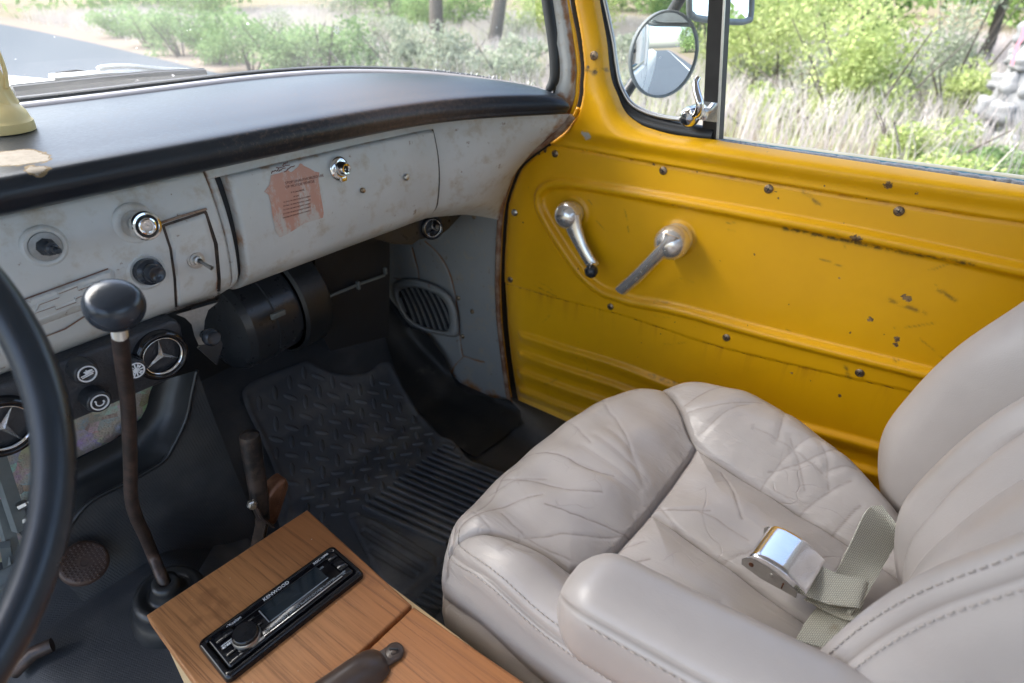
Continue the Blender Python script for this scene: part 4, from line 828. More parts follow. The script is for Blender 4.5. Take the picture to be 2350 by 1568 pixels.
# ---- gear lever ----------------------------------------------------------------------
gl = part('gear_lever', (.19, .82, .12)); bs = onZ(376, 1335, .185)
path = catmull(np.array([bs-[0, 0, .05], bs, onY(350, 1272, .785), onY(332, 1228, .765), onY(312, 1185, .735), onY(301, 1140, .715), onY(299, 1060, .685), onY(294, 930, .635), onY(283, 840, .597), onY(275, 770, .568)]), 8)
m = MB(); m.tube(path, np.interp(np.linspace(0, 1, len(path)), [0, 1], [.0084, .0072]), 16); m.build('shaft', M['shaft'], gl)
kc = onY(263, 703, .552); tdir = path[-1]-path[-10]; tdir /= np.linalg.norm(tdir)
m = MB(); th = np.array([path[-1]+tdir*t for t in np.linspace(-.002, .022, 24)]); m.tube(th, [.0063 if k % 2 else .0070 for k in range(24)], 12); m.build('threaded_end', M['alu'], gl)
m = MB(); pr = [(0, -.021), (.008, -.0205), (.015, -.017), (.021, -.010), (.0238, -.001), (.0230, .008), (.019, .0145), (.012, .0182), (.005, .0195), (0, .0197)]
pr = catmull(np.array(pr), 4); m.lathe([(max(a, 0), b) for a, b in pr], kc, tdir*.75+np.array([0, -.1, .35]), 40); m.build('knob', M['knobblack'], gl, angle=0)
m = MB(); bb = onZ(380, 1350, .12)
m.lathe([(.058, -.07), (.058, -.03), (.052, -.022), (.047, -.012), (.049, -.002), (.046, .006), (.038, .010), (.031, .004), (.027, .002), (.023, .008), (.020, .016), (.019, .020), (.018, .030), (.012, .0315), (.008, .030)], bs-[0, 0, .028], (0, -.12, 1), 40); m.build('rubber_boot', M['rubbertrim'], gl, angle=0)
# transfer plate on the floor behind the box
m = MB(); q = [(455, 1312), (492, 1250), (570, 1235), (600, 1290), (520, 1400), (430, 1420)]
V2s, Fs = sheet(np.array(q, float), 8); d, _ = pdist(V2s, np.array(q+[q[0]], float)); m.add([on_floor(x, y, .004+.008*float(smooth(dd/10))) for (x, y), dd in zip(V2s, d)], Fs); m.build('floor_plate', M['mat'], truck, angle=0)
# ---- parking brake ----------------------------------------------------------------------
pb = part('parking_brake', (.3, .66, .1)); HY = .665
gpth = np.array([onY(x, y, HY) for x, y in [(573, 1003), (576, 1022), (582, 1060), (590, 1110), (598, 1160), (606, 1186)]])
m = MB(); m.tube(gpth, [.0135, .0140, .0135, .0130, .0120, .0105], 18)
a = gpth[0]-gpth[1]; a /= np.linalg.norm(a); m.lathe([(.0135, 0), (.0128, .004), (.009, .0068), (0, .008)], gpth[0], a, 18); m.build('grip', M['grip'], pb)
m = MB(); lo = np.array([onY(x, y, HY+.005) for x, y in [(603, 1150), (600, 1200), (592, 1235), (582, 1300), (575, 1345)]]); m.tube(lo, .0105, 4); lo2 = lo+[.013, .004, 0]; m.tube(lo2[1:], .006, 4); m.build('lever_arm', M['shaft'], pb, sm=False)
tq = catmull(np.array([(658, 1102), (665, 1108), (667, 1120), (655, 1160), (640, 1200), (625, 1210), (612, 1200), (614, 1172), (622, 1140), (640, 1115)], float), 4, True)
m = MB(); t0 = np.array([onY(x, y, HY-.012) for x, y in tq]); m.prism([(p[0], p[2]) for p in t0], (0, HY+.012, 0), (1, 0, 0), (0, 0, 1), (0, -.022, 0), bev=.006, seg=3); m.build('release_trigger', M['trigger'], pb, angle=50)
m = MB(); st = catmull(np.array([onY(x, y, HY-.015) for x, y in [(577, 1156), (588, 1165), (598, 1185), (612, 1198), (626, 1208)]]), 4); m.tube(st, .0048, 6, flat=.5); m.build('pivot_link', M['shaft'], pb)
m = MB(); m.lathe([(.0068, 0), (.0068, .005), (.0045, .006), (.0042, .010), (0, .0105)], onY(577, 1156, HY-.016), (-.3, -1, .1), 6); m.build('bolt', M['alu'], pb, sm=False)
# ---- steering wheel -----------------------------------------------------------------------
sw = part('steering_wheel', (-.13, .45, .76)); tl_ = R(35); nn = np.array([0, -math.cos(tl_), math.sin(tl_)]); wa = np.array([1, 0, 0]); wb = np.cross(nn, wa); wc = np.array([-.128, .4475, .765]); wr = .2125
m = MB(); m.tube(np.array([wc+wr*(wa*math.cos(a)+wb*math.sin(a)) for a in np.linspace(0, 2*np.pi, 120, endpoint=False)]), .0118, 20, closed=True); m.build('rim', M['wheel'], sw, angle=0)
for k in range(3):
    a = R(105+k*75); d_ = wa*math.cos(a)+wb*math.sin(a); m = MB(); m.tube(np.array([wc-nn*.03, wc+d_*wr*.5-nn*.02, wc+d_*wr]), .008, 10); m.build('spoke', M['wheel'], sw)
m = MB(); m.lathe([(0, .01), (.03, .008), (.035, -.02), (.025, -.05), (.022, -.45)], wc-nn*.02, nn, 24); m.build('column', M['greymetal'], sw)
# ---- wing mirrors -------------------------------------------------------------------------
mr = part('round_mirror', (1.3, .56, .82)); mc = onX(1525, 127, 1.3); mn = np.array([-.52, -.85, .02]); mn /= np.linalg.norm(mn)
rr = .079
m = MB(); m.lathe([(rr*a, .0055*(1-a*a)) for a in np.linspace(1, 0, 14)], mc, mn, 48); m.build('mirror_glass', M['mirror'], mr, angle=0)
m = MB(); m.lathe([(rr*.985, .001), (rr*1.0, .004), (rr*1.045, .003), (rr*1.05, -.006), (rr*.95, -.016), (rr*.5, -.028), (0, -.03)], mc, mn, 48); m.build('mirror_shell', M['greymetal'], mr, angle=0)
m = MB(); m.tube(np.array([onX(x, y, X) for x, y, X in [(1400, 268, 1.26), (1460, 180, 1.33), (1500, 110, 1.36), (1535, 40, 1.36), (1565, -10, 1.36), (1610, -110, 1.34), (1690, -330, 1.20)]]), .012, 12); m.build('mirror_arm', M['rubbertrim'], mr)
m2 = part('square_mirror', (1.3, .45, .95)); q = catmull(np.array([(1583, -120), (1582, 20), (1588, 34), (1600, 42), (1650, 48), (1700, 51), (1716, 46), (1724, 30), (1728, -120)], float), 5)
qq = np.array([onX(x, y, 1.24+.0017*(x-1583)) for x, y in q]); ce = qq.mean(0)
m = MB(); m.tube(qq, .006, 10); n2 = np.array([-.45, -.88, .05]); m.build('mirror_rim', M['greymetal'], m2)
m = MB(); m.add(qq, [tuple(range(len(qq)))]); m.build('mirror_glass', M['mirror'], m2, sm=False)
m = MB(); m.add(np.vstack([qq+[.02, .012, 0]]), [tuple(range(len(qq)))]); m.build('mirror_back', M['greymetal'], m2, sm=False)
# white body behind the door (seen in the mirror)
m = MB(); ys = np.linspace(-.5, -3.2, 24); prof = [(.95, .80), (1.14, .72), (1.16, .55), (1.16, .2), (1.14, -.15)]
m.grid([[(x, y, z) for x, z in prof] for y in ys]); m.build('bed_side', M['white'], truck, angle=0)
m = MB(); m.box((1.13, -.42, 1.0), (.03, .14, .62), bev=.01); m.build('cab_corner', M['white'], truck)
# ------------------------------------------------------------------ passenger seat
seat = thing('bucket_seat', 'taupe leather bucket seat with creased cushion, side bolsters and folding armrest', 'seat', (.62, .1, .02))
SO = catmull(np.array([(.352, .335), (.375, .368), (.43, .388), (.52, .394), (.62, .390), (.735, .374), (.812, .338), (.860, .284), (.884, .225), (.886, .15), (.872, .085), (.838, .015), (.795, -.05), (.72, -.13), (.55, -.15), (.42, -.13), (.362, -.06), (.345, .08), (.342, .22)]), 40, True)
sc0 = np.array([.61, .12])
seams = [catmull(np.array([(.735, .187), (.66, .186), (.577, .188), (.51, .192), (.454, .202), (.425, .219)]), 6), catmull(np.array([(.838, .300), (.79, .245), (.735, .187), (.715, .09), (.691, -.03), (.66, -.14)]), 6), catmull(np.array([(.577, .188), (.562, .09), (.540, -.02), (.52, -.15)]), 6), catmull(np.array([(.425, .219), (.43, .10), (.43, -.14)]), 6), catmull(np.array([(.345, .345), (.372, .352), (.40, .315), (.418, .26), (.425, .219)]), 6)]
def cush_z(P):
    x, y = P[:, 0], P[:, 1]
    z = .338+.05*np.clip(y, -.2, .4)
    z += .040*smooth((x-.70)/.11)*smooth((.315-y)/.16)-.03*smooth((x-.80)/.10)*0
    z += .018*smooth((.45-x)/.06)
    z += .012*smooth((y-.19)/.08)*smooth((.40-y)/.12)
    d = np.min([pdist(P, s)[0] for s in seams], 0)
    z += .014*(1-np.exp(-(d/.026)**1.3))-.0075*np.exp(-(d/.0036)**2)
    z += .0020*np.sin(x*61+y*23)*np.sin(y*47-x*19)
    return z, d
S_ = np.concatenate([np.linspace(0.0, .72, 118), np.linspace(.73, .999, 62), [1.0]])
CR = [([(430,490),(600,520),(760,590),(880,610)],1,0),([(360,620),(520,650),(680,690),(830,690)],.8,0),([(150,860),(300,800),(450,740),(560,720)],.9,0),([(470,910),(640,890),(800,880),(960,840)],.7,0),([(560,760),(700,800),(850,820),(980,830)],.9,0),([(820,220),(850,300),(900,380),(950,500)],.6,0),([(660,330),(720,400),(780,470)],.6,0),([(250,790),(330,680),(370,600),(440,560)],.8,0),([(360,800),(470,900),(600,960),(690,990)],.7,0),([(300,690),(430,640),(560,640)],.5,0),([(190,740),(300,870),(330,900)],.6,0),
([(860,400),(960,500),(1030,620)],.3,1),([(740,480),(880,560),(1010,640)],.3,1),([(800,430),(930,530),(1040,600)],.3,1),([(700,560),(860,610),(1000,660)],.2,1),
([(1220,290),(1350,250),(1480,250),(1600,290)],.6,1),([(1230,320),(1400,330),(1560,330)],.6,1),([(1690,330),(1650,420),(1640,470)],.6,1),([(1600,600),(1720,520),(1830,470)],.5,1),([(1620,560),(1760,560),(1900,540),(1990,500)],.6,1),([(1700,480),(1760,580),(1790,640)],.5,1),([(1790,710),(1900,670),(1990,650)],.6,1),([(1950,800),(2010,750),(2060,720)],.8,1),([(1830,500),(1870,570),(1900,650)],.5,1),([(1540,430),(1700,500),(1850,600)],.5,1),([(1300,400),(1420,350),(1500,340)],.5,1),([(1880,600),(1960,590),(2020,600)],.5,1),
([(1070,700),(1200,730),(1340,740)],.7,0),([(1400,540),(1450,640),(1500,770)],.8,0),([(1300,740),(1400,790),(1530,860)],.5,0),([(1400,940),(1480,920),(1560,900)],.8,0),([(880,940),(980,970),(1060,960)],.7,0),([(900,900),(1040,880)],.5,0),([(980,1050),(1120,1110),(1250,1130),(1400,1150)],.5,1),([(1100,690),(1180,780),(1230,830)],.6,0),([(300,900),(420,1000),(500,1020)],.5,0),([(360,1000),(420,960),(440,900)],.4,0)]
CRL = [(catmull(np.array([onZ((1700+.85*x)/1.743, (1400+.85*y)/1.743, .365)[:2] for x, y in q]), 7), a, k) for q, a, k in CR]
for q, a, k in CRL: q += np.cumsum(rng.normal(0, .0005, q.shape), 0)
def crease(P):
    c = np.zeros(len(P)); dz = np.zeros(len(P))
    for q, a, k in CRL:
        lo, hi = q.min(0)-.02, q.max(0)+.02; w_ = np.nonzero(((P > lo) & (P < hi)).all(1))[0]
        if not len(w_): continue
        d, _ = pdist(P[w_], q); c[w_] = np.maximum(c[w_], a*np.exp(-(d/.0013)**2)); wd = .0060 if k else .0030; dz[w_] -= (.0012 if k else .0007)*np.exp(-(d/wd)**2)
    return c, dz
G, SM, WN, PK, CS = [], [], [], [], []
for s_ in S_:
    P = sc0+(SO-sc0)*s_; z, d = cush_z(P); cc_, dz_ = crease(P); z = z+dz_; CS.append(cc_); de = (1-s_)*np.linalg.norm(SO-sc0, axis=1); r = .052
    z = z-np.where(de < r, r-np.sqrt(np.maximum(r*r-(r-de)**2, 0)), 0); ang_ = np.arctan2(SO[:, 1]-sc0[1], SO[:, 0]-sc0[0]); lw = smooth((SO[:, 0] < .40)*1.0*smooth((.42-SO[:, 0])/.04)*smooth((SO[:, 1]+.12)/.05)); z = z-.0045*lw*np.exp(-((s_-.972)/.006)**2)
    G.append(np.column_stack([P, z])); SM.append(np.maximum(np.exp(-(d/.0028)**2), .8*lw*np.exp(-((s_-.972)/.0045)**2))); WN.append(np.clip(.35+.65*smooth(de/.04), 0, 1)); PK.append(np.exp(-d/.03)*smooth(d/.004)+.5*smooth((P[:, 0]-.72)/.05)*smooth((.25-P[:, 1])/.1))
edge = G[-1]; cz = sc0
for k, (dz, ins) in enumerate([(.012, -.004), (.028, -.006), (.042, -.006), (.048, -.001), (.052, .0005), (.056, -.001), (.062, -.006), (.09, -.008), (.13, -.004), (.17, .006), (.21, .02), (.27, .04), (.31, .06)]):
    v = (sc0-SO); v /= np.linalg.norm(v, axis=1)[:, None]; q = edge.copy(); q[:, :2] += v*ins; q[:, 2] -= dz*np.clip((edge[:, 2]-.02)/.31, .5, 1); G.append(q)
    SM.append(np.full(len(SO), .8 if .046 < dz < .055 else 0.)); WN.append(np.full(len(SO), .25)); PK.append(np.zeros(len(SO))); CS.append(np.zeros(len(SO)))
m = MB(); m.grid(np.array(G), cv=True, seam=np.array(SM), worn=np.array(WN), pucker=np.array(PK), crease=np.array(CS)); cu = m.build('cushion', M['leather'], seat, angle=0)
# twin rows of stitches round the near corner of the cushion
def stitches(path, name, parent, L=.0042, gap=.0022, r=.00055, lift=None):
    path = np.asarray(path); s_ = np.concatenate([[0], np.cumsum(np.linalg.norm(np.diff(path, axis=0), axis=1))]); m = MB(); t = 0
    at = lambda q: np.array([np.interp(q, s_, path[:, k]) for k in range(3)])
    while t+L < s_[-1]: m.tube(np.array([at(t), at(t+L/2)+(lift if lift is not None else 0), at(t+L)]), r, 5); t += L+gap
    return m.build(name, M['stitch'], parent, angle=0)
nS = len(SO); idx = [(i % nS) for i in range(-133, 47)]
for ring, nm in ((118+int((.952-.73)/.00441), 'stitching'), (118+int((.990-.73)/.00441), 'stitching')):
    ctr3 = np.array([.61, .12, .3]); q = G[ring][idx]; o = q-ctr3; o[:, 2] = 0; o /= np.linalg.norm(o, axis=1)[:, None]; stitches(q+o*.0006+[0, 0, .0008], nm, seat)
# backrest
zc_ = np.array([.10, .20, .26, .31, .36, .41, .49, .57, .64, .78, .92]); yc_ = np.array([-.17, -.125, -.094, -.067, -.045, -.034, -.046, -.072, -.109, -.175, -.245])
bx = np.array([.384, .378, .379, .390, .405, .420, .440, .475, .505, .55, .60, .605, .65, .70, .735, .748, .765, .795, .825, .850, .872, .884, .886, .875])
bo = np.array([-.24, -.14, -.05, -.014, .002, .004, -.006, -.040, -.062, -.052, -.060, -.060, -.044, -.036, -.058, -.096, -.070, -.018, .002, .004, -.012, -.048, -.14, -.24])
tz = np.linspace(.10, .90, 110); tb = np.linspace(0, 1, 150); kb_ = np.linspace(0, 1, len(bx))
cx_, co_ = ci(tb, kb_, bx), ci(tb, kb_, bo); rows = []; sm_ = []
for z in tz:
    yc = float(ci(z, zc_, yc_)); narrow = 1-.10*smooth((.42-z)/.25)-.05*smooth((z-.62)/.3); X = .632+(cx_-.632)*narrow
    cen_ = np.exp(-((cx_-.62)/.09)**4); b_ = co_+.012*np.sin((z-.3)*9)*cen_*0
    # the two inner pleats
    pl1 = .016*np.exp(-((X-.655-.10*(z-.45))/.012)**2)
    pl2 = .010*np.exp(-((X-.575)/.010)**2)
    b_ = b_-.005*np.exp(-((cx_-.398)/.0028)**2); Y = yc+b_-pl1-pl2*0-.16*smooth((z-.80)/.14)*0
    rows.append(np.column_stack([X, Y, np.full(len(X), z)])); sm_.append(.8*np.exp(-((cx_-.7415)/.0035)**2)+.8*np.exp(-((cx_-.398)/.0022)**2)+.6*np.exp(-((X-.655-.10*(z-.45))/.003)**2)+.7*np.exp(-((cx_-.508)/.004)**2))
top = rows[-1].copy(); top[:, 2] += .03; top[:, :2] = top[:, :2]*.9+top[:, :2].mean(0)*.1; rows.append(top); sm_.append(np.zeros(150))
m = MB(); m.grid(np.array(rows), cv=False, seam=np.array(sm_), worn=np.full((len(rows), 150), .12)); br = m.build('backrest', M['leather'], seat, angle=0)
m = MB(); m.box((.63, -.40, .50), (.44, .05, .76), M=Matrix.Rotation(R(16), 3, 'X'), bev=.02); m.build('back_panel', M['leather'], seat)
RA = np.array(rows[:-1])
for j, off in ((20, .0012), (26, .0012)):
    p = RA[18:, j]; n_ = np.cross(RA[18:, j+1]-RA[18:, j-1], np.gradient(RA[18:, j], axis=0)); n_ /= np.linalg.norm(n_, axis=1)[:, None]; n_ *= np.sign((n_@np.array([-.5, .8, .2])))[:, None]; stitches(p+n_*off, 'stitching', seat, .0055, .0028, .0007)
# armrest
a_f, a_r = np.array([.354, .140, .434]), np.array([.374, -.36, .436]); L = np.linalg.norm(a_r-a_f); n = 70; rows = []; sm_ = []
th = np.linspace(0, 2*np.pi, 64, endpoint=False)
for t in np.linspace(-.047/L, 1, n):
    tt = t*L; e = 1.0 if tt > 0 else math.sqrt(max(0, 1-(tt/.047)**2)); c = a_f+(a_r-a_f)*t
    w_, h_ = .045*max(e, .02), .050*max(e, .02)*(1+.15*smooth(tt/.3))
    p = 3.0; cc, s_ = np.cos(th), np.sin(th); u = np.sign(cc)*np.abs(cc)**(2/p)*w_; v = np.sign(s_)*np.abs(s_)**(2/p)*h_
    gr = np.exp(-((th-2.55)/.045)**2); u *= 1-.045*gr; v *= 1-.05*gr
    rows.append(np.column_stack([c[0]+u, np.full(64, c[1]), c[2]+v-.0*u])); sm_.append(.85*np.exp(-((th-2.55)/.05)**2))
m = MB(); m.grid(np.array(rows), cv=True, seam=np.array(sm_), worn=np.full((n, 64), .28)); m.f.append(tuple(range(64))); m.m.append(0); m.build('armrest', M['leather'], seat, angle=0)
p = np.array(rows)[6:, 28]; stitches(p+np.array([-.0012, 0, .0012]), 'stitching', seat, .0055, .003, .0006)
m = MB(); m.box((.61, .10, .03), (.42, .42, .06), bev=.01); m.build('seat_base', M['blackmat'], seat)
# ------------------------------------------------------------------ lap belt lying on the seat
belt = thing('lap_belt', 'grey green lap belt with a chrome flap buckle lying on the seat', 'seat belt', (.6, -.03, .36))
def ribbon(mb, C_, W_, th=.0016):
    """strap: centre line C_, half width vectors W_"""
    C_, W_ = np.asarray(C_, float), np.asarray(W_, float); t = np.gradient(C_, axis=0); nn_ = np.cross(t, W_); nn_ /= np.linalg.norm(nn_, axis=1)[:, None]
    A = [C_-W_, C_-W_*.5, C_, C_+W_*.5, C_+W_]; mb.grid(np.stack([a+nn_*th*.5 for a in A]+[a-nn_*th*.5 for a in A[::-1]], 1), cv=True); return mb
def zt(x, y, k=.0): return float(cush_z(np.array([[x, y]]))[0][0])+k
L0 = [((2025, 1160), (2085, 1240), .395, .385), ((1990, 1170), (2066, 1232), .398, .372), ((1955, 1240), (2040, 1275), .385, .362), ((1915, 1320), (2010, 1330), .368, .362), ((1880, 1385), (1975, 1390), .362, .364), ((1850, 1425), (1945, 1440), .364, .366), ((1825, 1470), (1900, 1490), .362, .362)]
e0 = catmull(np.array([onZ(*a, za+.004) for a, b, za, zb in L0]), 6); e1 = catmull(np.array([onZ(*b, zb+.004) for a, b, za, zb in L0]), 6)
m = MB(); ribbon(m, (e0+e1)/2, (e1-e0)/2); m.build('long_strap', M['web'], belt, angle=60)
L1 = [((1880, 1298), (1815, 1352), .395, .390), ((1925, 1318), (1850, 1368), .392, .386), ((1960, 1325), (1905, 1388), .391, .385), ((1984, 1330), (1965, 1395), .390, .384), ((1990, 1345), (1975, 1400), .385, .378), ((1965, 1372), (1945, 1425), .380, .374), ((1900, 1350), (1845, 1375), .376, .372)]
e0 = catmull(np.array([onZ(*a, za) for a, b, za, zb in L1]), 6); e1 = catmull(np.array([onZ(*b, zb) for a, b, za, zb in L1]), 6)
m = MB(); ribbon(m, (e0+e1)/2, (e1-e0)/2); m.build('buckle_strap', M['web'], belt, angle=60)
m = MB(); m.box(onZ(1960, 1396, .378), (.022, .005, .006), M=Matrix.Rotation(R(-20), 3, 'Z'), bev=.0015); m.build('strap_keeper', M['web'], belt)
bz_ = .388
c00, c10, c11, c01 = [onZ(x, y, bz_+.016) for x, y in [(1716, 1272), (1768, 1196), (1890, 1270), (1845, 1336)]]   # near-front, far-front, far-rear, near-rear
u_ = (c01-c00+c11-c10)/2; v_ = (c10-c00+c11-c01)/2; LU, LV = np.linalg.norm(u_), np.linalg.norm(v_); u_ /= LU; v_ -= u_*(v_@u_); v_ /= np.linalg.norm(v_); n_ = np.cross(u_, v_); n_ *= np.sign(n_[2]); o_ = c00-n_*.016
buckle = [(0, .002), (.0, .010), (.003, .017), (.010, .0215), (.022, .023), (.038, .0215), (LU-.012, .0175), (LU-.003, .0135), (LU+.003, .0105), (LU+.005, .0085)]
pr = catmull(np.array(buckle), 5); m = MB(); vs_ = np.concatenate([[0, .001, .003], np.linspace(.006, LV-.006, 8), [LV-.003, LV-.001, LV]]); dr = np.concatenate([[.0018, .0006, .0001], np.zeros(8), [.0001, .0006, .0018]])
m.grid([[o_+u_*a+v_*b+n_*(z-d_) for b, d_ in zip(vs_, dr)] for a, z in pr]); m.build('buckle_flap', plain('scuffed_chrome', (.80, .80, .82), .14, 1, .1, 60, .08, 260, rvar=.10), belt, angle=50)
m = MB()
sp = [(-.003, -.002), (-.004, .006), (0, .012), (.010, .0155), (.03, .0145), (LU-.004, .006), (LU-.002, -.004), (.02, -.006)]
m.prism(sp, o_-v_*.0015, u_, n_, v_*.0015)
for a, z in ((.007, .006), (.030, .007)): m.lathe([(.0028, .0), (.0028, -.0008), (0, -.0016)], o_+v_*(-.0016)+u_*a+n_*z, v_, 14, mi=1 if a < .02 else 0)
m.box(o_+v_*(-.0018)+u_*.043+n_*.004, (.008, .0015, .005), mi=1); m.build('buckle_frame', [M['alu'], M['trigger']], belt, angle=30); m = MB(); m.prism(sp, o_+v_*LV, u_, n_, v_*.0015); m.build('buckle_frame', M['alu'], belt, angle=30)
# ------------------------------------------------------------------ wooden console with lid
con = thing('wooden_console', 'home made wooden console box with stained boards and a hinged lid', 'console', (.2, .3, .05))
ZB = .32
def bo_(px, py): return onZ(px, py, ZB)[:2]
f0, f1 = bo_(335, 1410), bo_(705, 1168); r1 = bo_(944, 1386); ex = (f1-f0)/np.linalg.norm(f1-f0); ey = (r1-f1)/np.linalg.norm(r1-f1); l1 = bo_(446, 1568)
ldir = (l1-f0)/np.linalg.norm(l1-f0)
b0 = f0+ldir*np.linalg.norm(r1-f1)*1.03
lid_r = bo_(1210, 1568); rdir = (lid_r-r1)/np.linalg.norm(lid_r-r1)
def board(poly, z0, z1, name, bev, rot):
    bm_ = MB(); bm_.prism(poly, (0, 0, z0), (1, 0, 0), (0, 1, 0), (0, 0, z1-z0), bev=bev, seg=3); return bm_.build(name, M['wood'], con, angle=50)
gap = .0015
board([tuple(f0), tuple(b0), tuple(r1), tuple(f1)], ZB-.019, ZB, 'front_board', .0035, 0)
r1b = r1+rdir*.0035; b0b = b0+ldir*.0035
board([tuple(r1b), tuple(b0b), tuple(b0b+ldir*.42), tuple(r1b+rdir*.42)], ZB-.021, ZB-.001, 'lid', .0035, 0)
m = MB(); ins = .005
fa, fb_, = f0+ex*ins-ldir*(-ins), f1-ex*ins+ey*ins; ra, rb = b0b+ldir*.40+ex*ins, r1b+rdir*.40-ex*ins
m.prism([tuple(fa), tuple(ra), tuple(rb), tuple(fb_)], (0, 0, .02), (1, 0, 0), (0, 1, 0), (0, 0, ZB-.0215-.02)); m.build('box_body', M['palewood'], con, sm=False)
# lid handle: cast pull with lugs
hx0, hx1 = onZ(905, 1497, ZB), onZ(760, 1598, ZB); hd = (hx1-hx0); HL = .135; hd /= np.linalg.norm(hd); hn = np.array([-hd[1], hd[0], 0]); rows = []
for t in np.linspace(0, 1, 36):
    e_ = (1-(1-min(t/.16, 1))**2.4)**.42; w_ = .0185*max(e_, .05)*(1-.12*t); hh = .024*max((1-(1-min(t/.30, 1))**2)**.6, .02); c = hx0+hd*(.010+HL*t); c[2] = ZB
    rows.append([c+hn*w_*math.cos(a)*(1+.12*(math.sin(a) < .15))+np.array([0, 0, hh*max(math.sin(a), 0)**.8]) for a in np.linspace(0, math.pi, 22)])
m = MB(); m.grid(rows)
lug = onZ(905, 1499, ZB); m.lathe([(.0105, 0), (.0105, .0035), (.0085, .005), (0, .005)], lug, (0, 0, 1), 24); m.box(lug+hd*.010+np.array([0, 0, .002]), (.022, .020, .004), M=np.array([[hd[0], hn[0], 0], [hd[1], hn[1], 0], [0, 0, 1]]), bev=.001)
m.build('lid_handle', M['brownplastic'], con, angle=60)
m = MB(); m.lathe([(.0048, .0), (.0048, .0060), (.003, .0068), (0, .0070)], lug, (0, 0, 1), 18); m.box(lug+[0, 0, .0078], (.0016, .010, .001), M=Matrix.Rotation(R(35), 3, 'Z'), mi=1); m.build('handle_screw', [M['brownplastic'], M['dark']], con)
# ------------------------------------------------------------------ car stereo set into the console
st = thing('car_stereo', 'glossy black car stereo faceplate set into the top of the wooden console', 'stereo', (.2, .46, ZB))
A_, B_, C_, D_ = [onZ(x, y, ZB+.006) for x, y in [(449, 1478), (766, 1251), (835, 1317), (523, 1566)]]
e1 = (B_-A_+C_-D_); WL = np.linalg.norm(e1)/2; e1 /= np.linalg.norm(e1); e2 = (A_-D_+B_-C_); e2 -= e1*(e2@e1); WH = np.linalg.norm(e2)/2; e2 /= np.linalg.norm(e2); e3 = np.cross(e1, e2); o0 = (A_+B_+C_+D_)/4; o0[2] = ZB+.0005
def sp_(a, b, z=0): return o0+e1*(a-.5)*WL+e2*(b-.5)*WH+e3*z       # a along, b across (0 near, 1 far)
def rrect(w_, h_, r, n=6):
    P = []
    for cx2, cy2, a0 in ((w_-r, h_-r, 0), (-w_+r, h_-r, 90), (-w_+r, -h_+r, 180), (w_-r, -h_+r, 270)):
        for k in range(n+1): a = R(a0+90*k/n); P.append((cx2+r*math.cos(a), cy2+r*math.sin(a)))
    return np.array(P)
rings = []
for ins, z in [(0, 0), (0, .004), (.0012, .0075), (.004, .0095), (.0065, .0085), (.0078, .0055), (.0080, .002)]:
    q = rrect(WL/2-ins, WH/2-ins, .006); rings.append([o0+e1*a+e2*b+e3*z for a, b in q])
m = MB(); m.grid(rings, cv=True); m.build('trim_ring', M['blackgloss'], st, angle=0)
fw_, fh_ = WL/2-.0086, WH/2-.0088
m = MB(); rings = []
for ins, z in [(0, .001), (0, .0085), (.0008, .0105), (.0022, .0115)]:
    q = rrect(fw_-ins, fh_-ins, .003); rings.append([o0+e1*a+e2*b+e3*z for a, b in q])
m.grid(rings, cv=True); m.f.append(tuple(range(m.n-len(rings[-1]), m.n))); m.m.append(0); m.build('faceplate', M['blackgloss'], st, angle=40)
ZF = .0117
def plate(name, a0, a1, b0, b1, z, mat, h_=.0004, bev=0): 
    m = MB(); p = sp_((a0+a1)/2, (b0+b1)/2, z); m.box(p, ((a1-a0)*WL, (b1-b0)*WH, h_), M=np.stack([e1, e2, e3], 1), bev=bev); return m.build(name, mat, st, sm=bool(bev))
plate('display', .37, .80, .37, .73, ZF, M['lcd'], .0006)
plate('display_edge', .37, .80, .355, .372, ZF+.0003, M['greyprint'], .0005); plate('display_edge', .358, .364, .37, .70, ZF+.0002, M['greyprint'], .0004)
plate('upper_bar', .21, .90, .745, .755, ZF, M['blackmat'], .0005)
plate('silver_strip', .20, .87, .175, .205, ZF+.0006, M['chrome'], .0014, .0004); plate('silver_button', .20, .285, .15, .205, ZF+.0009, M['alu'], .0016, .0004)
for a0, a1, b0, b1 in [(.075, .185, .64, .82), (.075, .185, .47, .60), (.075, .185, .31, .43), (.075, .185, .15, .28), (.885, .95, .30, .60), (.885, .95, .63, .80)]: plate('button', a0, a1, b0, b1, ZF+.0004, M['blackgloss'], .0014, .0005)
for a0, b0 in ((.275, .62), (.29, .43)): plate('button', a0, a0+.045, b0, b0+.07, ZF+.0003, M['blackgloss'], .0018, .0006)
plate('source_key', .082, .178, .485, .53, ZF+.0012, M['print_'], .0003); plate('source_key', .082, .178, .545, .56, ZF+.0012, M['print_'], .0003)
m = MB(); kc_ = sp_(.215, .40, ZF); m.lathe([(.0150, -.001), (.0150, .004), (.0142, .0055)], kc_, e3, 40, mi=1); m.lathe([(.0142, .0055), (.0138, .0085), (.0125, .0098), (0, .0100)], kc_, e3, 40, mi=0); m.build('volume_knob', [M['blackgloss'], M['alu']], st, angle=40)
def tx(s, a, b, size, mat, z=ZF+.0004): text('lettering', s, size, sp_(a, b, z), e1, e2, mat, st, .00012)
tx('KENWOOD', .42, .80, .0062, M['print_']); tx('KDC-X998', .80, .80, .0045, M['print_']); tx('eXcelon', .165, .80, .0052, M['print_'])
tx('iHeartRADIO', .305, .235, .0046, M['greyprint']); tx('(0) aha', .425, .235, .0062, M['greyprint']); tx('HD Radio', .515, .235, .0046, M['greyprint']); tx('PANDORA', .60, .235, .0046, M['greyprint']); tx('(SiriusXM)', .70, .235, .0046, M['greyprint']); tx('Bluetooth', .81, .235, .0042, M['greyprint'])
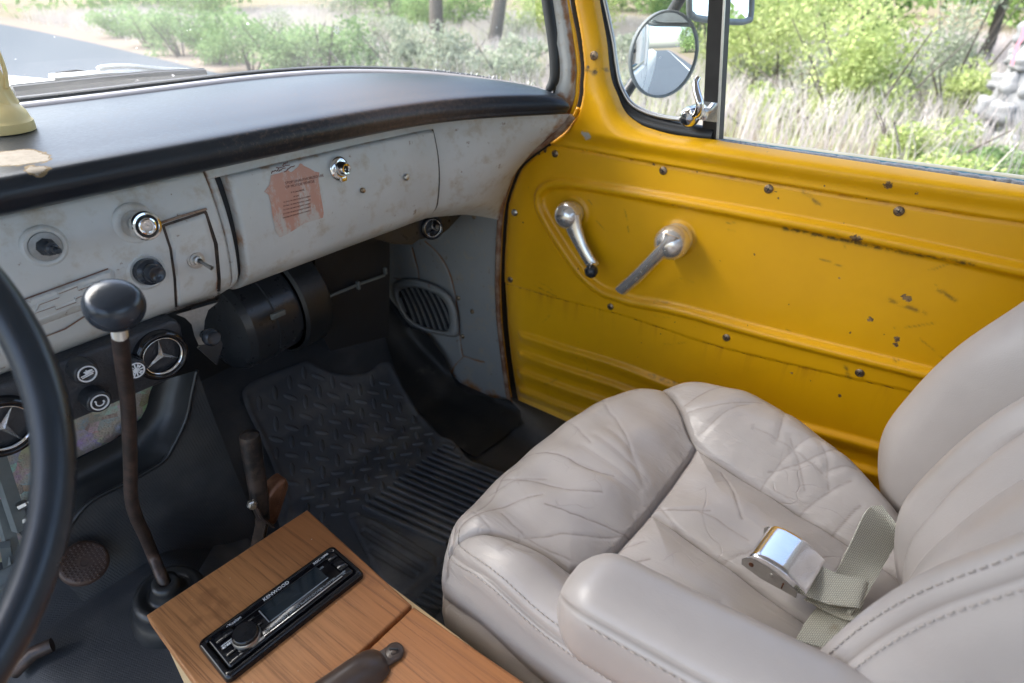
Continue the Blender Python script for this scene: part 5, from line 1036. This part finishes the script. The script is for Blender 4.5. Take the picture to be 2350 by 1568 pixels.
tx('USB', .80, .62, .0034, M['greyprint']); tx('DUAL', .875, .24, .0025, M['greyprint']); tx('USB', .875, .20, .0025, M['greyprint']); tx('Q / D', .09, .49, .0042, M['blackmat'], ZF+.0015)
# ------------------------------------------------------------------ rubber floor mat
fm = thing('floor_mat', 'black rubber floor mat with raised diamond plate pattern and ribs', 'floor mat', (.6, .8, .01))
mo = [(556, 905), (565, 888), (590, 872), (640, 852), (690, 834), (710, 831), (730, 842), (760, 856), (800, 862), (838, 858), (862, 842), (880, 832), (900, 838), (912, 862), (940, 915), (975, 962), (1010, 1000), (1040, 1012), (1062, 1040), (1080, 1058)]
far = [onX for _ in ()]
mo3 = [on_floor(x, y, .009) for x, y in mo]
mo2 = np.array([p[:2] for p in mo3]); tail = np.array([(.82, .55), (.86, .15), (.45, .10), (.33, .20), (.325, .42)]); lf_ = np.array([on_floor(x, y, .009)[:2] for x, y in [(648, 1230), (655, 1150), (640, 1110), (622, 1060), (600, 1010), (570, 950)]])
mpoly = np.vstack([mo2, tail, lf_]); V2s, Fs = sheet(catmull(mpoly, 3, True), .0045); d, _ = pdist(V2s, np.vstack([mpoly, mpoly[:1]]))
def mz(P): 
    P = np.asarray(P); return floor_z(P[:, 0], P[:, 1])+.009
rib0 = on_floor(835, 1165, .009)[:2]; rib1 = on_floor(1035, 1010, .009)[:2]; ribd = on_floor(1025, 1252, .009)[:2]; rd = ribd-rib0; rl = np.linalg.norm(rd); rd /= rl
edge_v = rib1-rib0
P = V2s; zz = mz(P)+.005*np.exp(-((d-.006)/.005)**2)
side = (P-rib0)[:, 0]*edge_v[1]-(P-rib0)[:, 1]*edge_v[0]           # >0 towards the seat
rp = np.array([-rd[1], rd[0]]); rp *= np.sign(rp@edge_v); s_r = (P-rib0)@rp; l_r = (P-rib0)@rd; np_ = edge_v@rp
slope = (edge_v@rd)/np_; ll = l_r-slope*s_r
inrib = (s_r > -.006) & (s_r < np_+.05) & (ll > 0) & (ll < rl*1.05)
pitch = np_/15.5
zz += 0
pad_q = np.array([on_floor(x, y, .009)[:2] for x, y in [(790, 1185), (825, 1165), (1000, 1280), (985, 1325), (935, 1365), (905, 1335)]])
m = MB(); m.add(np.column_stack([P, zz]), Fs); m.build('mat_body', M['mat'], fm, angle=0)
m = MB(); cnt = 0
ga, gb_ = np.array([.766, -.643]), np.array([.643, .766]); stp = .0305
for i in range(-24, 30):
    for j in range(-24, 34):
        for k in ((i+j) % 2,):
            c = np.array([.55, .85])+ga*i*stp+gb_*j*stp
            if not inside(c[None], mpoly)[0] or pdist(c[None], np.vstack([mpoly, mpoly[:1]]))[0][0] < .017: continue
            q = c-rib0; sr_, lr_ = q@rp, q@rd; l2 = lr_-slope*sr_
            if l2 > -.012 and sr_ > -.3: continue
            a = (gb_ if k else ga)*.0155; b = (ga if k else gb_)*.0054; gridp = []
            for s_ in np.linspace(-1, 1, 9):
                wd = math.sqrt(max(0, 1-s_*s_)); row = []
                for t_ in np.linspace(-1, 1, 7):
                    p2 = c+a*s_+b*t_*wd; row.append([p2[0], p2[1], float(mz([p2])[0])-.0005+.0052*wd*math.sqrt(max(0, 1-t_*t_*.98))])
                gridp.append(row)
            m.grid(gridp)
m.build('diamond_plate', M['mat'], fm, angle=0)
m = MB()
for k in range(18):
    s0 = pitch*k; a = rib0+rp*s0+rd*(slope*s0); Lk = rl*1.0; 
    if k > 14: Lk = rl*(1-(k-14)*.16)
    b = a+rd*Lk; n_ = 14; q = np.array([a+(b-a)*t for t in np.linspace(0, 1, n_)])
    ok = inside(q, mpoly) & (pdist(q, np.vstack([mpoly, mpoly[:1]]))[0] > .010); q = q[ok]
    if len(q) < 3: continue
    z = mz(q); w_ = pitch*.27; prof = [(-w_, -.002), (-w_*.85, .0075), (-w_*.5, .009), (w_*.5, .009), (w_*.85, .0075), (w_, -.001)]
    m.grid([[(*(p+rp*u), zz_+h) for u, h in prof] for p, zz_ in zip(q, z)])
    for p, zz_, e_ in ((q[0], z[0], 1), (q[-1], z[-1], -1)): m.add([(*(p+rp*u), zz_+h) for u, h in prof], [tuple(range(6))[::e_]])
m.build('rib_bars', M['mat'], fm, angle=30)
# smooth heel pad with grooves and a second ribbed patch, next to the console
hp = np.array([on_floor(x, y, .012)[:2] for x, y in [(800, 1190), (830, 1180), (870, 1195), (1000, 1275), (1005, 1300), (940, 1362), (915, 1365), (870, 1330)]]); V2s, Fs = sheet(catmull(hp, 4, True), .0035); d, _ = pdist(V2s, np.vstack([hp, hp[:1]])); z = mz(V2s)+.006*smooth(d/.006)
for (a, b) in [((850, 1205), (985, 1280)), ((835, 1222), (968, 1305)), ((850, 1262), (950, 1320))]:
    g0, g1 = on_floor(*a, .012)[:2], on_floor(*b, .012)[:2]; dd, _ = pdist(V2s, np.array([g0, g1])); z -= .0045*np.exp(-((dd-.004)/.0026)**2)
m = MB(); m.add(np.column_stack([V2s, z]), Fs); m.build('heel_pad', M['mat'], fm, angle=0)
m = MB()
for k in range(7):
    a = on_floor(1012-k*11, 1312+k*13, .010); b = on_floor(1012-k*11+52, 1312+k*13+26, .010); 
    m.tube(np.array([a, b]), .0045, 8)
m.build('rib_patch', M['mat'], fm, angle=0)
# ------------------------------------------------------------------ statuette on the dash
fg = thing('statuette', 'small cream plastic robed statuette on a round base on the dashboard', 'figurine', (.26, .86, .8))
bp = onZ(5, 288, .803); bp[2] = .797
fgm = MB(); fgm.lathe([(.0, .0), (.0300, .0), (.0305, .002), (.0305, .010), (.0290, .012), (.0285, .0135), (.027, .020), (.022, .028), (.014, .032), (0, .033)], bp, (0, 0, 1), 48); fgm.build('round_base', M['cream'], fg, angle=35)
H = np.linspace(0, 1, 40); th = np.linspace(0, 2*np.pi, 64, endpoint=False); rows = []
for h_ in H:
    r = np.interp(h_, [0, .05, .25, .45, .60, .72, .80, .86, .90, 1], [.0225, .0205, .0175, .0165, .0175, .0180, .0150, .0095, .0085, .0085]); fold = .0016*(1-h_)*np.sin(th*9+h_*4)+.0009*np.sin(th*5-2*h_)
    rows.append(np.column_stack([bp[0]+(r+fold)*np.cos(th)*1.05, bp[1]+(r+fold)*np.sin(th)*.85, np.full(64, bp[2]+.028+.105*h_)]))
m = MB(); m.grid(np.array(rows), cv=True); m.build('robe', M['cream'], fg, angle=0)
hc = bp+[0, 0, .028+.113]; m = MB(); m.lathe([(0, -.014), (.006, -.0125), (.0095, -.006), (.0105, .002), (.0095, .009), (.006, .013), (0, .0145)], hc, (0, 0, 1), 32)
m.tube(np.array([hc+[.002, -.0098, .0025], hc+[.002, -.0118, -.001], hc+[.002, -.0100, -.0025]]), .0012, 6); m.build('head', M['cream'], fg, angle=0)
vr = [(.0125, -.018), (.0130, -.004), (.0125, .006), (.009, .0135), (.004, .0165), (0, .017)]; m = MB(); G_ = []
for r, z in vr: a = np.linspace(-.9, np.pi+.9, 40); G_.append(np.column_stack([hc[0]+r*np.cos(a), hc[1]+.001+r*np.sin(a), np.full(40, hc[2]+z)]))
m.grid(np.array(G_)); m.build('veil', M['cream'], fg, angle=0)
for s_ in (-1, 1):
    m = MB(); m.tube(catmull(np.array([bp+[s_*.015, -.002, .104], bp+[s_*.017, -.010, .088], bp+[s_*.009, -.019, .086], bp+[s_*.001, -.0215, .092]]), 5), [.0055]*5+[.005]*5+[.0042]*5+[.003], 10); m.build('arm', M['cream'], fg, angle=0)
m = MB(); m.tube(catmull(np.array([bp+[.018, .004, .112], bp+[.0205, -.004, .085], bp+[.0195, -.008, .062], bp+[.014, -.013, .044]]), 6), [.0025]*19, 8, flat=.5); m.build('cloak_edge', M['cream'], fg, angle=0)
# ------------------------------------------------------------------ rough ground outside
GZ = -.67
M['road'] = plain('asphalt', (.085, .10, .115), .95, 0, .15, 8, .3, 90, spec=.05); M['dirt'] = plain('dry_dirt', (.22, .18, .145), .95, 0, .25, 3, .5, 20, spec=.05); M['ground'] = plain('dry_ground', (.20, .17, .11), .95, 0, .3, 1.5, .5, 20, spec=.05)
M['bark'] = plain('bark', (.10, .085, .07), .9, 0, .4, 14, .8, 40); M['stone'] = plain('lichen_stone', (.24, .245, .245), .9, 0, .6, 9, .8, 40); M['pink'] = plain('pink_tape', (.80, .30, .36), .6)
M['paleroad'] = plain('road_paint', (.70, .70, .68), .7)
edge_r = catmull(np.array([(6.6, -70), (6.3, -40), (5.6, -20), (5.4, -8), (5.5, 0), (5.9, 6), (6.7, 11), (7.0, 12.5), (8.2, 20.9), (9.2, 30.4), (9.4, 38), (7.0, 48), (1, 58), (-10, 66)]), 8)
nrm = np.gradient(edge_r, axis=0); nrm = np.stack([nrm[:, 1], -nrm[:, 0]], 1); nrm /= np.linalg.norm(nrm, axis=1)[:, None]
def strip(a, b, z, name, mat, n=3):
    m = MB(); m.grid([[(*(e+nn_*(a+(b-a)*k/(n-1))), z) for k in range(n)] for e, nn_ in zip(edge_r, nrm)]); return struct(m.build(name, mat))
m = MB(); m.grid(quadpatch([(-200, -200, GZ-.012), (200, -200, GZ-.012), (200, 200, GZ-.012), (-200, 200, GZ-.012)], 4, 4)); struct(m.build('ground', M['ground'], sm=False))
strip(-9.5, 0, GZ, 'road', M['road']); strip(-.02, 1.5, GZ-.004, 'road_shoulder', M['dirt'])
er0, nr0 = edge_r, nrm; kk = edge_r[:, 1] < 1; edge_r, nrm = edge_r[kk], nrm[kk]; struct(strip(-1.0, -.88, GZ+.004, 'road_edge_line', M['paleroad'])); edge_r, nrm = er0, nr0
LF = dict(low=mk_leaf('low_bush_leaf', (.16, .25, .10), (.34, .46, .21)), yel=mk_leaf('yellow_green_leaf', (.31, .39, .13), (.54, .60, .28)), dk=mk_leaf('dark_leaf', (.09, .17, .05), (.20, .32, .11)), mid=mk_leaf('tree_leaf', (.15, .25, .08), (.34, .46, .18)), grey=mk_leaf('grey_leaf', (.26, .31, .21), (.46, .48, .37)), dry=mk_leaf('dry_grass', (.46, .41, .38), (.66, .61, .58), .35))
def leaves(n, c, rad, size, lumps=9, seed=0, flat=.75, hole=.0):
    """leaf quads gathered in lumps through an ellipsoid"""
    g = np.random.default_rng(seed); lc = g.normal(0, 1, (lumps, 3)); lc /= np.linalg.norm(lc, axis=1)[:, None]; lc *= (g.random((lumps, 1))**.5)*.78; lr = .28+.25*g.random(lumps)
    k = g.integers(0, lumps, n); p = g.normal(0, 1, (n, 3)); p /= np.linalg.norm(p, axis=1)[:, None]; p *= (g.random((n, 1))**.45); P = (lc[k]+p*lr[k][:, None])*np.array(rad)+np.array(c)
    P[:, 2] = np.maximum(P[:, 2], GZ+.02)
    a = g.normal(0, 1, (n, 3)); a /= np.linalg.norm(a, axis=1)[:, None]; b = np.cross(a, g.normal(0, 1, (n, 3))); b /= np.linalg.norm(b, axis=1)[:, None]; s_ = size*(.6+.8*g.random((n, 1)))
    V = np.stack([P-a*s_, P+b*s_*.45, P+a*s_, P-b*s_*.45], 1).reshape(-1, 3); F = np.arange(4*n).reshape(n, 4); rnd = np.clip(.5*g.random(n)+.5*(k % 4)/3+g.normal(0, .08, n), 0, 1)
    return V, F.tolist(), np.repeat(rnd, 4)
def limbs(m, base, top, r0, seed, nb=6, spread=.5):
    g = np.random.default_rng(seed); base, top = np.array(base, float), np.array(top, float); L = np.linalg.norm(top-base); mid = (base+top)/2+g.normal(0, .05*L, 3)*[1, 1, 0]; P = catmull(np.array([base-[0, 0, .1], base*.75+top*.25+g.normal(0, .02*L, 3), mid, top]), 6); m.tube(P, np.linspace(r0*1.15, r0*.45, len(P)), 9)
    for k in range(nb):
        s_ = P[int(len(P)*(.45+.5*k/nb))-1]; d_ = g.normal(0, 1, 3)*[1, 1, .3]; d_ = d_/np.linalg.norm(d_)*L*spread*(.5+.5*g.random()); d_[2] = abs(d_[2])+L*.22; q = catmull(np.array([s_, s_+d_*.5+g.normal(0, .06*L, 3), s_+d_]), 5); m.tube(q, np.linspace(r0*.42, r0*.1, len(q)), 6)
def bush(name, label, x, y, rad, n, leaf, size, seed, cat='bush', group=None):
    t = thing(name, label, cat, (x, y, GZ), group); m = MB(); V, F, r = leaves(int(n*1.5), (x, y, GZ+rad[2]*.75), rad, size*.78, 12, seed); m.add(V, F, rnd=r); m.build('foliage', LF[leaf], t, sm=False, fixn=False)
    m = MB(); g = np.random.default_rng(seed+5)
    for k in range(6): a = g.normal(0, .12, 2); m.tube(np.array([(x+a[0], y+a[1], GZ-.03), (x+a[0]*3, y+a[1]*3, GZ+rad[2]*.7), (x+a[0]*5, y+a[1]*5, GZ+rad[2]*1.3)]), [.02, .013, .006], 5)
    m.build('stem', M['bark'], t)
def tree(label, x, y, hgt, rad, n, leaf, size, seed, r0=.16, lean=(0, 0), cz=None):
    t = thing('tree', label, 'tree', (x, y, GZ)); m = MB(); top = (x+lean[0], y+lean[1], GZ+hgt*.8); limbs(m, (x, y, GZ), top, r0, seed, 8, .45); m.build('trunk', M['bark'], t, angle=0)
    m = MB(); V, F, r = leaves(n, (x+lean[0], y+lean[1], GZ+(cz or hgt*.72)), rad, size, 22, seed+1); m.add(V, F, rnd=r); m.build('crown', LF[leaf], t, sm=False, fixn=False)
gbl = 'low bushes along the road edge'
for k, (px, py, hh, rr_) in enumerate([(250, 88, .55, .9), (310, 112, .6, .8), (380, 132, .62, .8), (455, 152, .65, .75), (535, 172, .7, .8), (620, 185, .7, .75), (710, 192, .72, .75), (800, 196, .6, .7), (905, 200, .6, .7), (1020, 205, .55, .7), (1150, 215, .5, .7)]):
    c = onZ(px, py, GZ)
    lab = ['low green bush at the far end of the roadside row, nearest the road bend', 'rounded low green bush second along the roadside row', 'leafy low green bush above the chrome wiper arm', 'low green bush above the tip of the wiper blade', 'low green bush just past the wiper tip by the road edge', 'low roadside bush above the middle of the dashboard', 'low roadside bush in front of tall dry grass, below the glass chip', 'pale low bush behind the glass chip', 'faded low bush before the two leaning trunks', 'scrubby low bush at the foot of the two leaning trunks', 'scrubby low bush beside the windshield pillar'][k]
    bush('low_bush', lab, c[0]+.5, c[1]+.2, (rr_*1.1, rr_*1.1, hh), 1500, 'low' if k < 8 else 'grey', .055, 40+k, group=gbl)
bush('shrub', 'tall pale yellow-green shrub behind the round mirror', *onZ(1640, 190, GZ)[:2], (.9, .9, 1.0), 1500, 'yel', .05, 70)
bush('shrub', 'large yellow-green shrub filling the upper part of the side window', 10.8, 2.6, (1.5, 1.5, 1.25), 4200, 'yel', .05, 71)
bush('shrub', 'yellow-green shrub spreading down towards the middle of the side window', 9.2, 1.25, (.9, .8, .95), 2600, 'yel', .045, 72)
bush('shrub', 'bright small shrub low in the side window, left of the stone pillar', *onZ(2085, 400, GZ)[:2], (.42, .42, .42), 1300, 'yel', .035, 73)
bush('shrub', 'leafy green clump at the foot of the stone pillar', *onZ(2300, 440, GZ)[:2], (.7, .7, .22), 2000, 'low', .035, 74)
bush('shrub', 'green clump along the window sill between small shrub and pillar', *onZ(2190, 450, GZ)[:2], (.6, .6, .20), 1500, 'yel', .035, 75)
bush('shrub', 'small bright green tuft halfway up beside the stone pillar', 10.4, .30, (.35, .35, .55), 700, 'yel', .04, 76)
bush('shrub', 'thin grey-green bush with bare twigs before the stone pillar', 12.2, .55, (1.0, .9, 1.3), 2200, 'grey', .045, 77)
tree('tree with a straight grey trunk beyond the windshield', 12.2, 11.2, 7, (2.4, 2.4, 2.2), 5200, 'mid', .09, 90, .17, (.3, .6))
tree('tree with a trunk leaning to the right beyond the windshield', 12.9, 10.1, 7, (2.2, 2.2, 2.2), 4600, 'mid', .09, 91, .16, (1.6, -.5))
tree('broad green tree behind the dry grass in the middle of the windshield', 19.5, 20.0, 6.5, (3.2, 3.0, 2.8), 5200, 'mid', .11, 92, .28, cz=3.2)
tree('dark green tree at the top of the side window', 17.0, 2.6, 6, (2.2, 2.2, 2.4), 6000, 'dk', .09, 93, .09, cz=2.6)
tree('grey-green tree with pale bare branches behind the stone pillar', 17.5, .3, 6, (2.2, 2.0, 2.4), 4200, 'grey', .07, 94, .10, cz=2.8)
tree('pale tree standing far down the road bend', 10.5, 52, 8, (4, 4, 3.4), 4200, 'mid', .17, 95, .3, cz=3.4)
tree('green tree left of the pale gap in the windshield view', 17, 30, 7, (3.2, 3.2, 3), 4200, 'mid', .13, 96, .25, cz=3.0)
tree('tree behind the vent window with a dark crown', 20, 8.3, 7, (3, 3, 2.8), 5000, 'dk', .11, 97, .25, cz=3.0)
tree('distant light green tree between the trunks and the pillar', 21, 12.5, 7, (3, 3, 3), 5000, 'yel', .11, 98, .25, cz=3.0)
tree('tall tree on the verge of the road behind the truck', 13, -14, 8, (3, 3, 3), 3000, 'mid', .14, 99, .25)
tree('bushy tree further back on the verge behind the truck', 10, -32, 8, (4, 4, 3.4), 3000, 'mid', .17, 100, .25, cz=4)
tree('tree across the road behind the truck', -9, -38, 9, (5, 5, 3.6), 3000, 'mid', .18, 101, .25, cz=4.5)
for k, (lab, x, y, rad, lf, n) in enumerate([('leafy green thicket between the two tree trunks', 16.5, 14.6, (2.0, 2.0, 1.3), 'mid', 3200), ('pale green thicket right of the leaning trunk', 17.5, 11.0, (1.9, 1.9, 1.2), 'yel', 3000), ('green thicket left of the straight trunk', 17.5, 18.4, (2.2, 2.2, 1.3), 'mid', 3000), ('pale green thicket behind the far end of the bush row', 14.5, 25.5, (2.3, 2.3, 1.2), 'mid', 2600), ('grey-green thicket behind the glass chip', 19.5, 22.5, (2.4, 2.4, 1.3), 'grey', 2600), ('dark thicket seen above the round mirror', 17.5, 6.9, (2.0, 2.0, 1.3), 'dk', 3000), ('light green thicket left of the dark tree in the side window', 16.0, 4.4, (1.6, 1.6, 1.1), 'yel', 2600), ('green thicket at the bend, left of the road end', 9.8, 40, (3, 3, 1.6), 'low', 2400)]): bush('thicket', lab, x, y, rad, n, lf, .075, 500+k)
for k, (lab, px, py, rr_, hh, lf) in enumerate([('thin grey-green bush just right of the division bar', 1725, 235, .6, .55, 'grey'), ('pale yellow-green bush low beside the division bar', 1760, 300, .4, .35, 'yel'), ('grey-green bush in the dry grass, left in the side window', 1850, 270, .6, .5, 'grey'), ('yellow-green bush in the dry grass, mid side window', 1935, 300, .6, .55, 'yel'), ('grey-green bush behind the bright small shrub', 2050, 260, .7, .6, 'grey'), ('pale bush in front of the stone pillar, beside its left edge', 2190, 290, .5, .45, 'yel'), ('grey twiggy bush seen through the vent window under the mirror', 1500, 255, .6, .45, 'grey'), ('pale bush seen through the vent window left of the mirror', 1430, 190, .6, .5, 'grey'), ('grey-green bush in the dry field left of the straight trunk', 880, 120, .9, .55, 'grey'), ('pale bush in the dry field behind the roadside bushes', 640, 95, .9, .55, 'grey'), ('grey bush in the dry field right of the leaning trunk', 1180, 110, .8, .55, 'grey')]):
    c = onZ(px, py, GZ); bush('field_bush', lab, c[0], c[1], (rr_, rr_, hh), 1000, lf, .045, 600+k)
# a far-off wood closing the view
g = np.random.default_rng(5); m = MB()
for k in range(46):
    a = R(g.uniform(-35, 215)); dd = g.uniform(27, 48); x, y = dd*math.sin(a)+4, dd*math.cos(a)
    if abs(x) < 12 and y > 0 or abs(x-0) < 10 and y < 0: continue
    V, F, r = leaves(700, (x, y, GZ+1.9), (4.5, 4.5, 2.6), .24, 12, 300+k); m.add(V, F, rnd=r)
tag(m.build('far_woods', LF['mid'], sm=False, fixn=False), 'band of far-off green woods beyond the dry field', 'woods', kind='stuff')
# dry grass
def grass(n, area, hgt, name, mat, label, seed):
    g = np.random.default_rng(seed); P = np.stack([g.uniform(area[0], area[1], n), g.uniform(area[2], area[3], n)], 1)
    ex = np.interp(P[:, 1], edge_r[:100, 1], edge_r[:100, 0]); k = (P[:, 0] > ex+.7+g.random(n)*1.2) & (np.linalg.norm(P-[3, 8], axis=1) < 27); P = P[k]; n = len(P)
    dens = np.sin(P[:, 0]*.9+1)*np.sin(P[:, 1]*.7)+np.sin(P[:, 0]*2.3+P[:, 1]*1.9)*.5; h_ = hgt*(.55+.6*g.random(n))*(1+.22*dens); lean = g.normal(0, .22, (n, 2))*h_[:, None]; a = g.uniform(0, 6.28, n); wv = np.stack([np.cos(a), np.sin(a), 0*a], 1)*(.0032+.004*g.random((n, 1)))
    B = np.column_stack([P, np.full(n, GZ-.02)]); Md = B+np.column_stack([lean*.35, h_*.6]); T = B+np.column_stack([lean, h_])
    V = np.stack([B-wv, B+wv, Md+wv*.8, Md-wv*.8, T+wv*.5, T-wv*.5], 1).reshape(-1, 3); b = np.arange(n)*6; F = np.concatenate([np.stack([b, b+1, b+2, b+3], 1), np.stack([b+3, b+2, b+4, b+5], 1)]).tolist()
    rnd = np.clip(g.random(n)*.6+.2+.2*dens, 0, 1); m = MB(); m.add(V, F, rnd=np.repeat(rnd, 6)); tag(m.build(name, mat, sm=False, fixn=False), label, 'grass', kind='stuff')
grass(120000, (6.5, 27, -6, 32), .52, 'dry_grass', LF['dry'], 'tall dry pinkish grass filling the field beside the road', 11)
grass(16000, (6.5, 16, -5, 22), .42, 'green_grass', LF['yel'], 'short green grass growing among the dry stalks', 12)
# stone pillar with pink tape
sp = thing('stone_pillar', 'rough grey stone pillar of round boulders beside the field', 'stone pillar', (9.6, -.35, GZ))
c0 = onZ(2345, 345, GZ); base_c = np.array([9.5, -.50]); k = 0; g = np.random.default_rng(9)
for lay in range(6):
    z = GZ+.12+lay*.27; rad = .62-.065*lay; nst = 9 if lay < 3 else 7
    for j in range(nst):
        a = 2*np.pi*(j+.5*(lay % 2))/nst+g.normal(0, .1); c = np.array([base_c[0]+rad*.8*math.cos(a), base_c[1]+rad*.8*math.sin(a), z]); s_ = np.array([.16, .16, .13])*(.75+.6*g.random(3))
        u, v = np.meshgrid(np.linspace(0, 2*np.pi, 22, endpoint=False), np.linspace(0, np.pi, 13), indexing='ij'); n_ = np.stack([np.cos(u)*np.sin(v), np.sin(u)*np.sin(v), np.cos(v)], -1); ph = g.random(6)*6; n_ = np.sign(n_)*np.abs(n_)**.72; w_ = (.86+.16*np.sin(n_[..., 0]*4+ph[0])*np.sin(n_[..., 1]*5+ph[1])+.10*np.sin(n_[..., 2]*6+ph[2]))
        m = MB(); m.grid(c+n_*w_[..., None]*s_, cu=True); m.build('boulder', M['stone'], sp, angle=0)
m = MB(); m.lathe([(.45, 0), (.5, .4), (.36, 1.2), (.2, 1.62), (0, 1.65)], (base_c[0], base_c[1], GZ), (0, 0, 1), 14); m.build('mortar_core', M['stone'], sp, angle=0)
t = thing('marking_tape', 'pink marking tape hanging down the side of the stone pillar', 'tape', (9.1, -.2, .5)); q = np.array([onX(x, y, 8.95) for x, y in [(2352, 60), (2345, 88), (2335, 105), (2322, 150)]]); m = MB(); ribbon(m, catmull(q, 5), np.tile([[0, .016, .006]], (16, 1)), .004); m.build('ribbon', M['pink'], t)
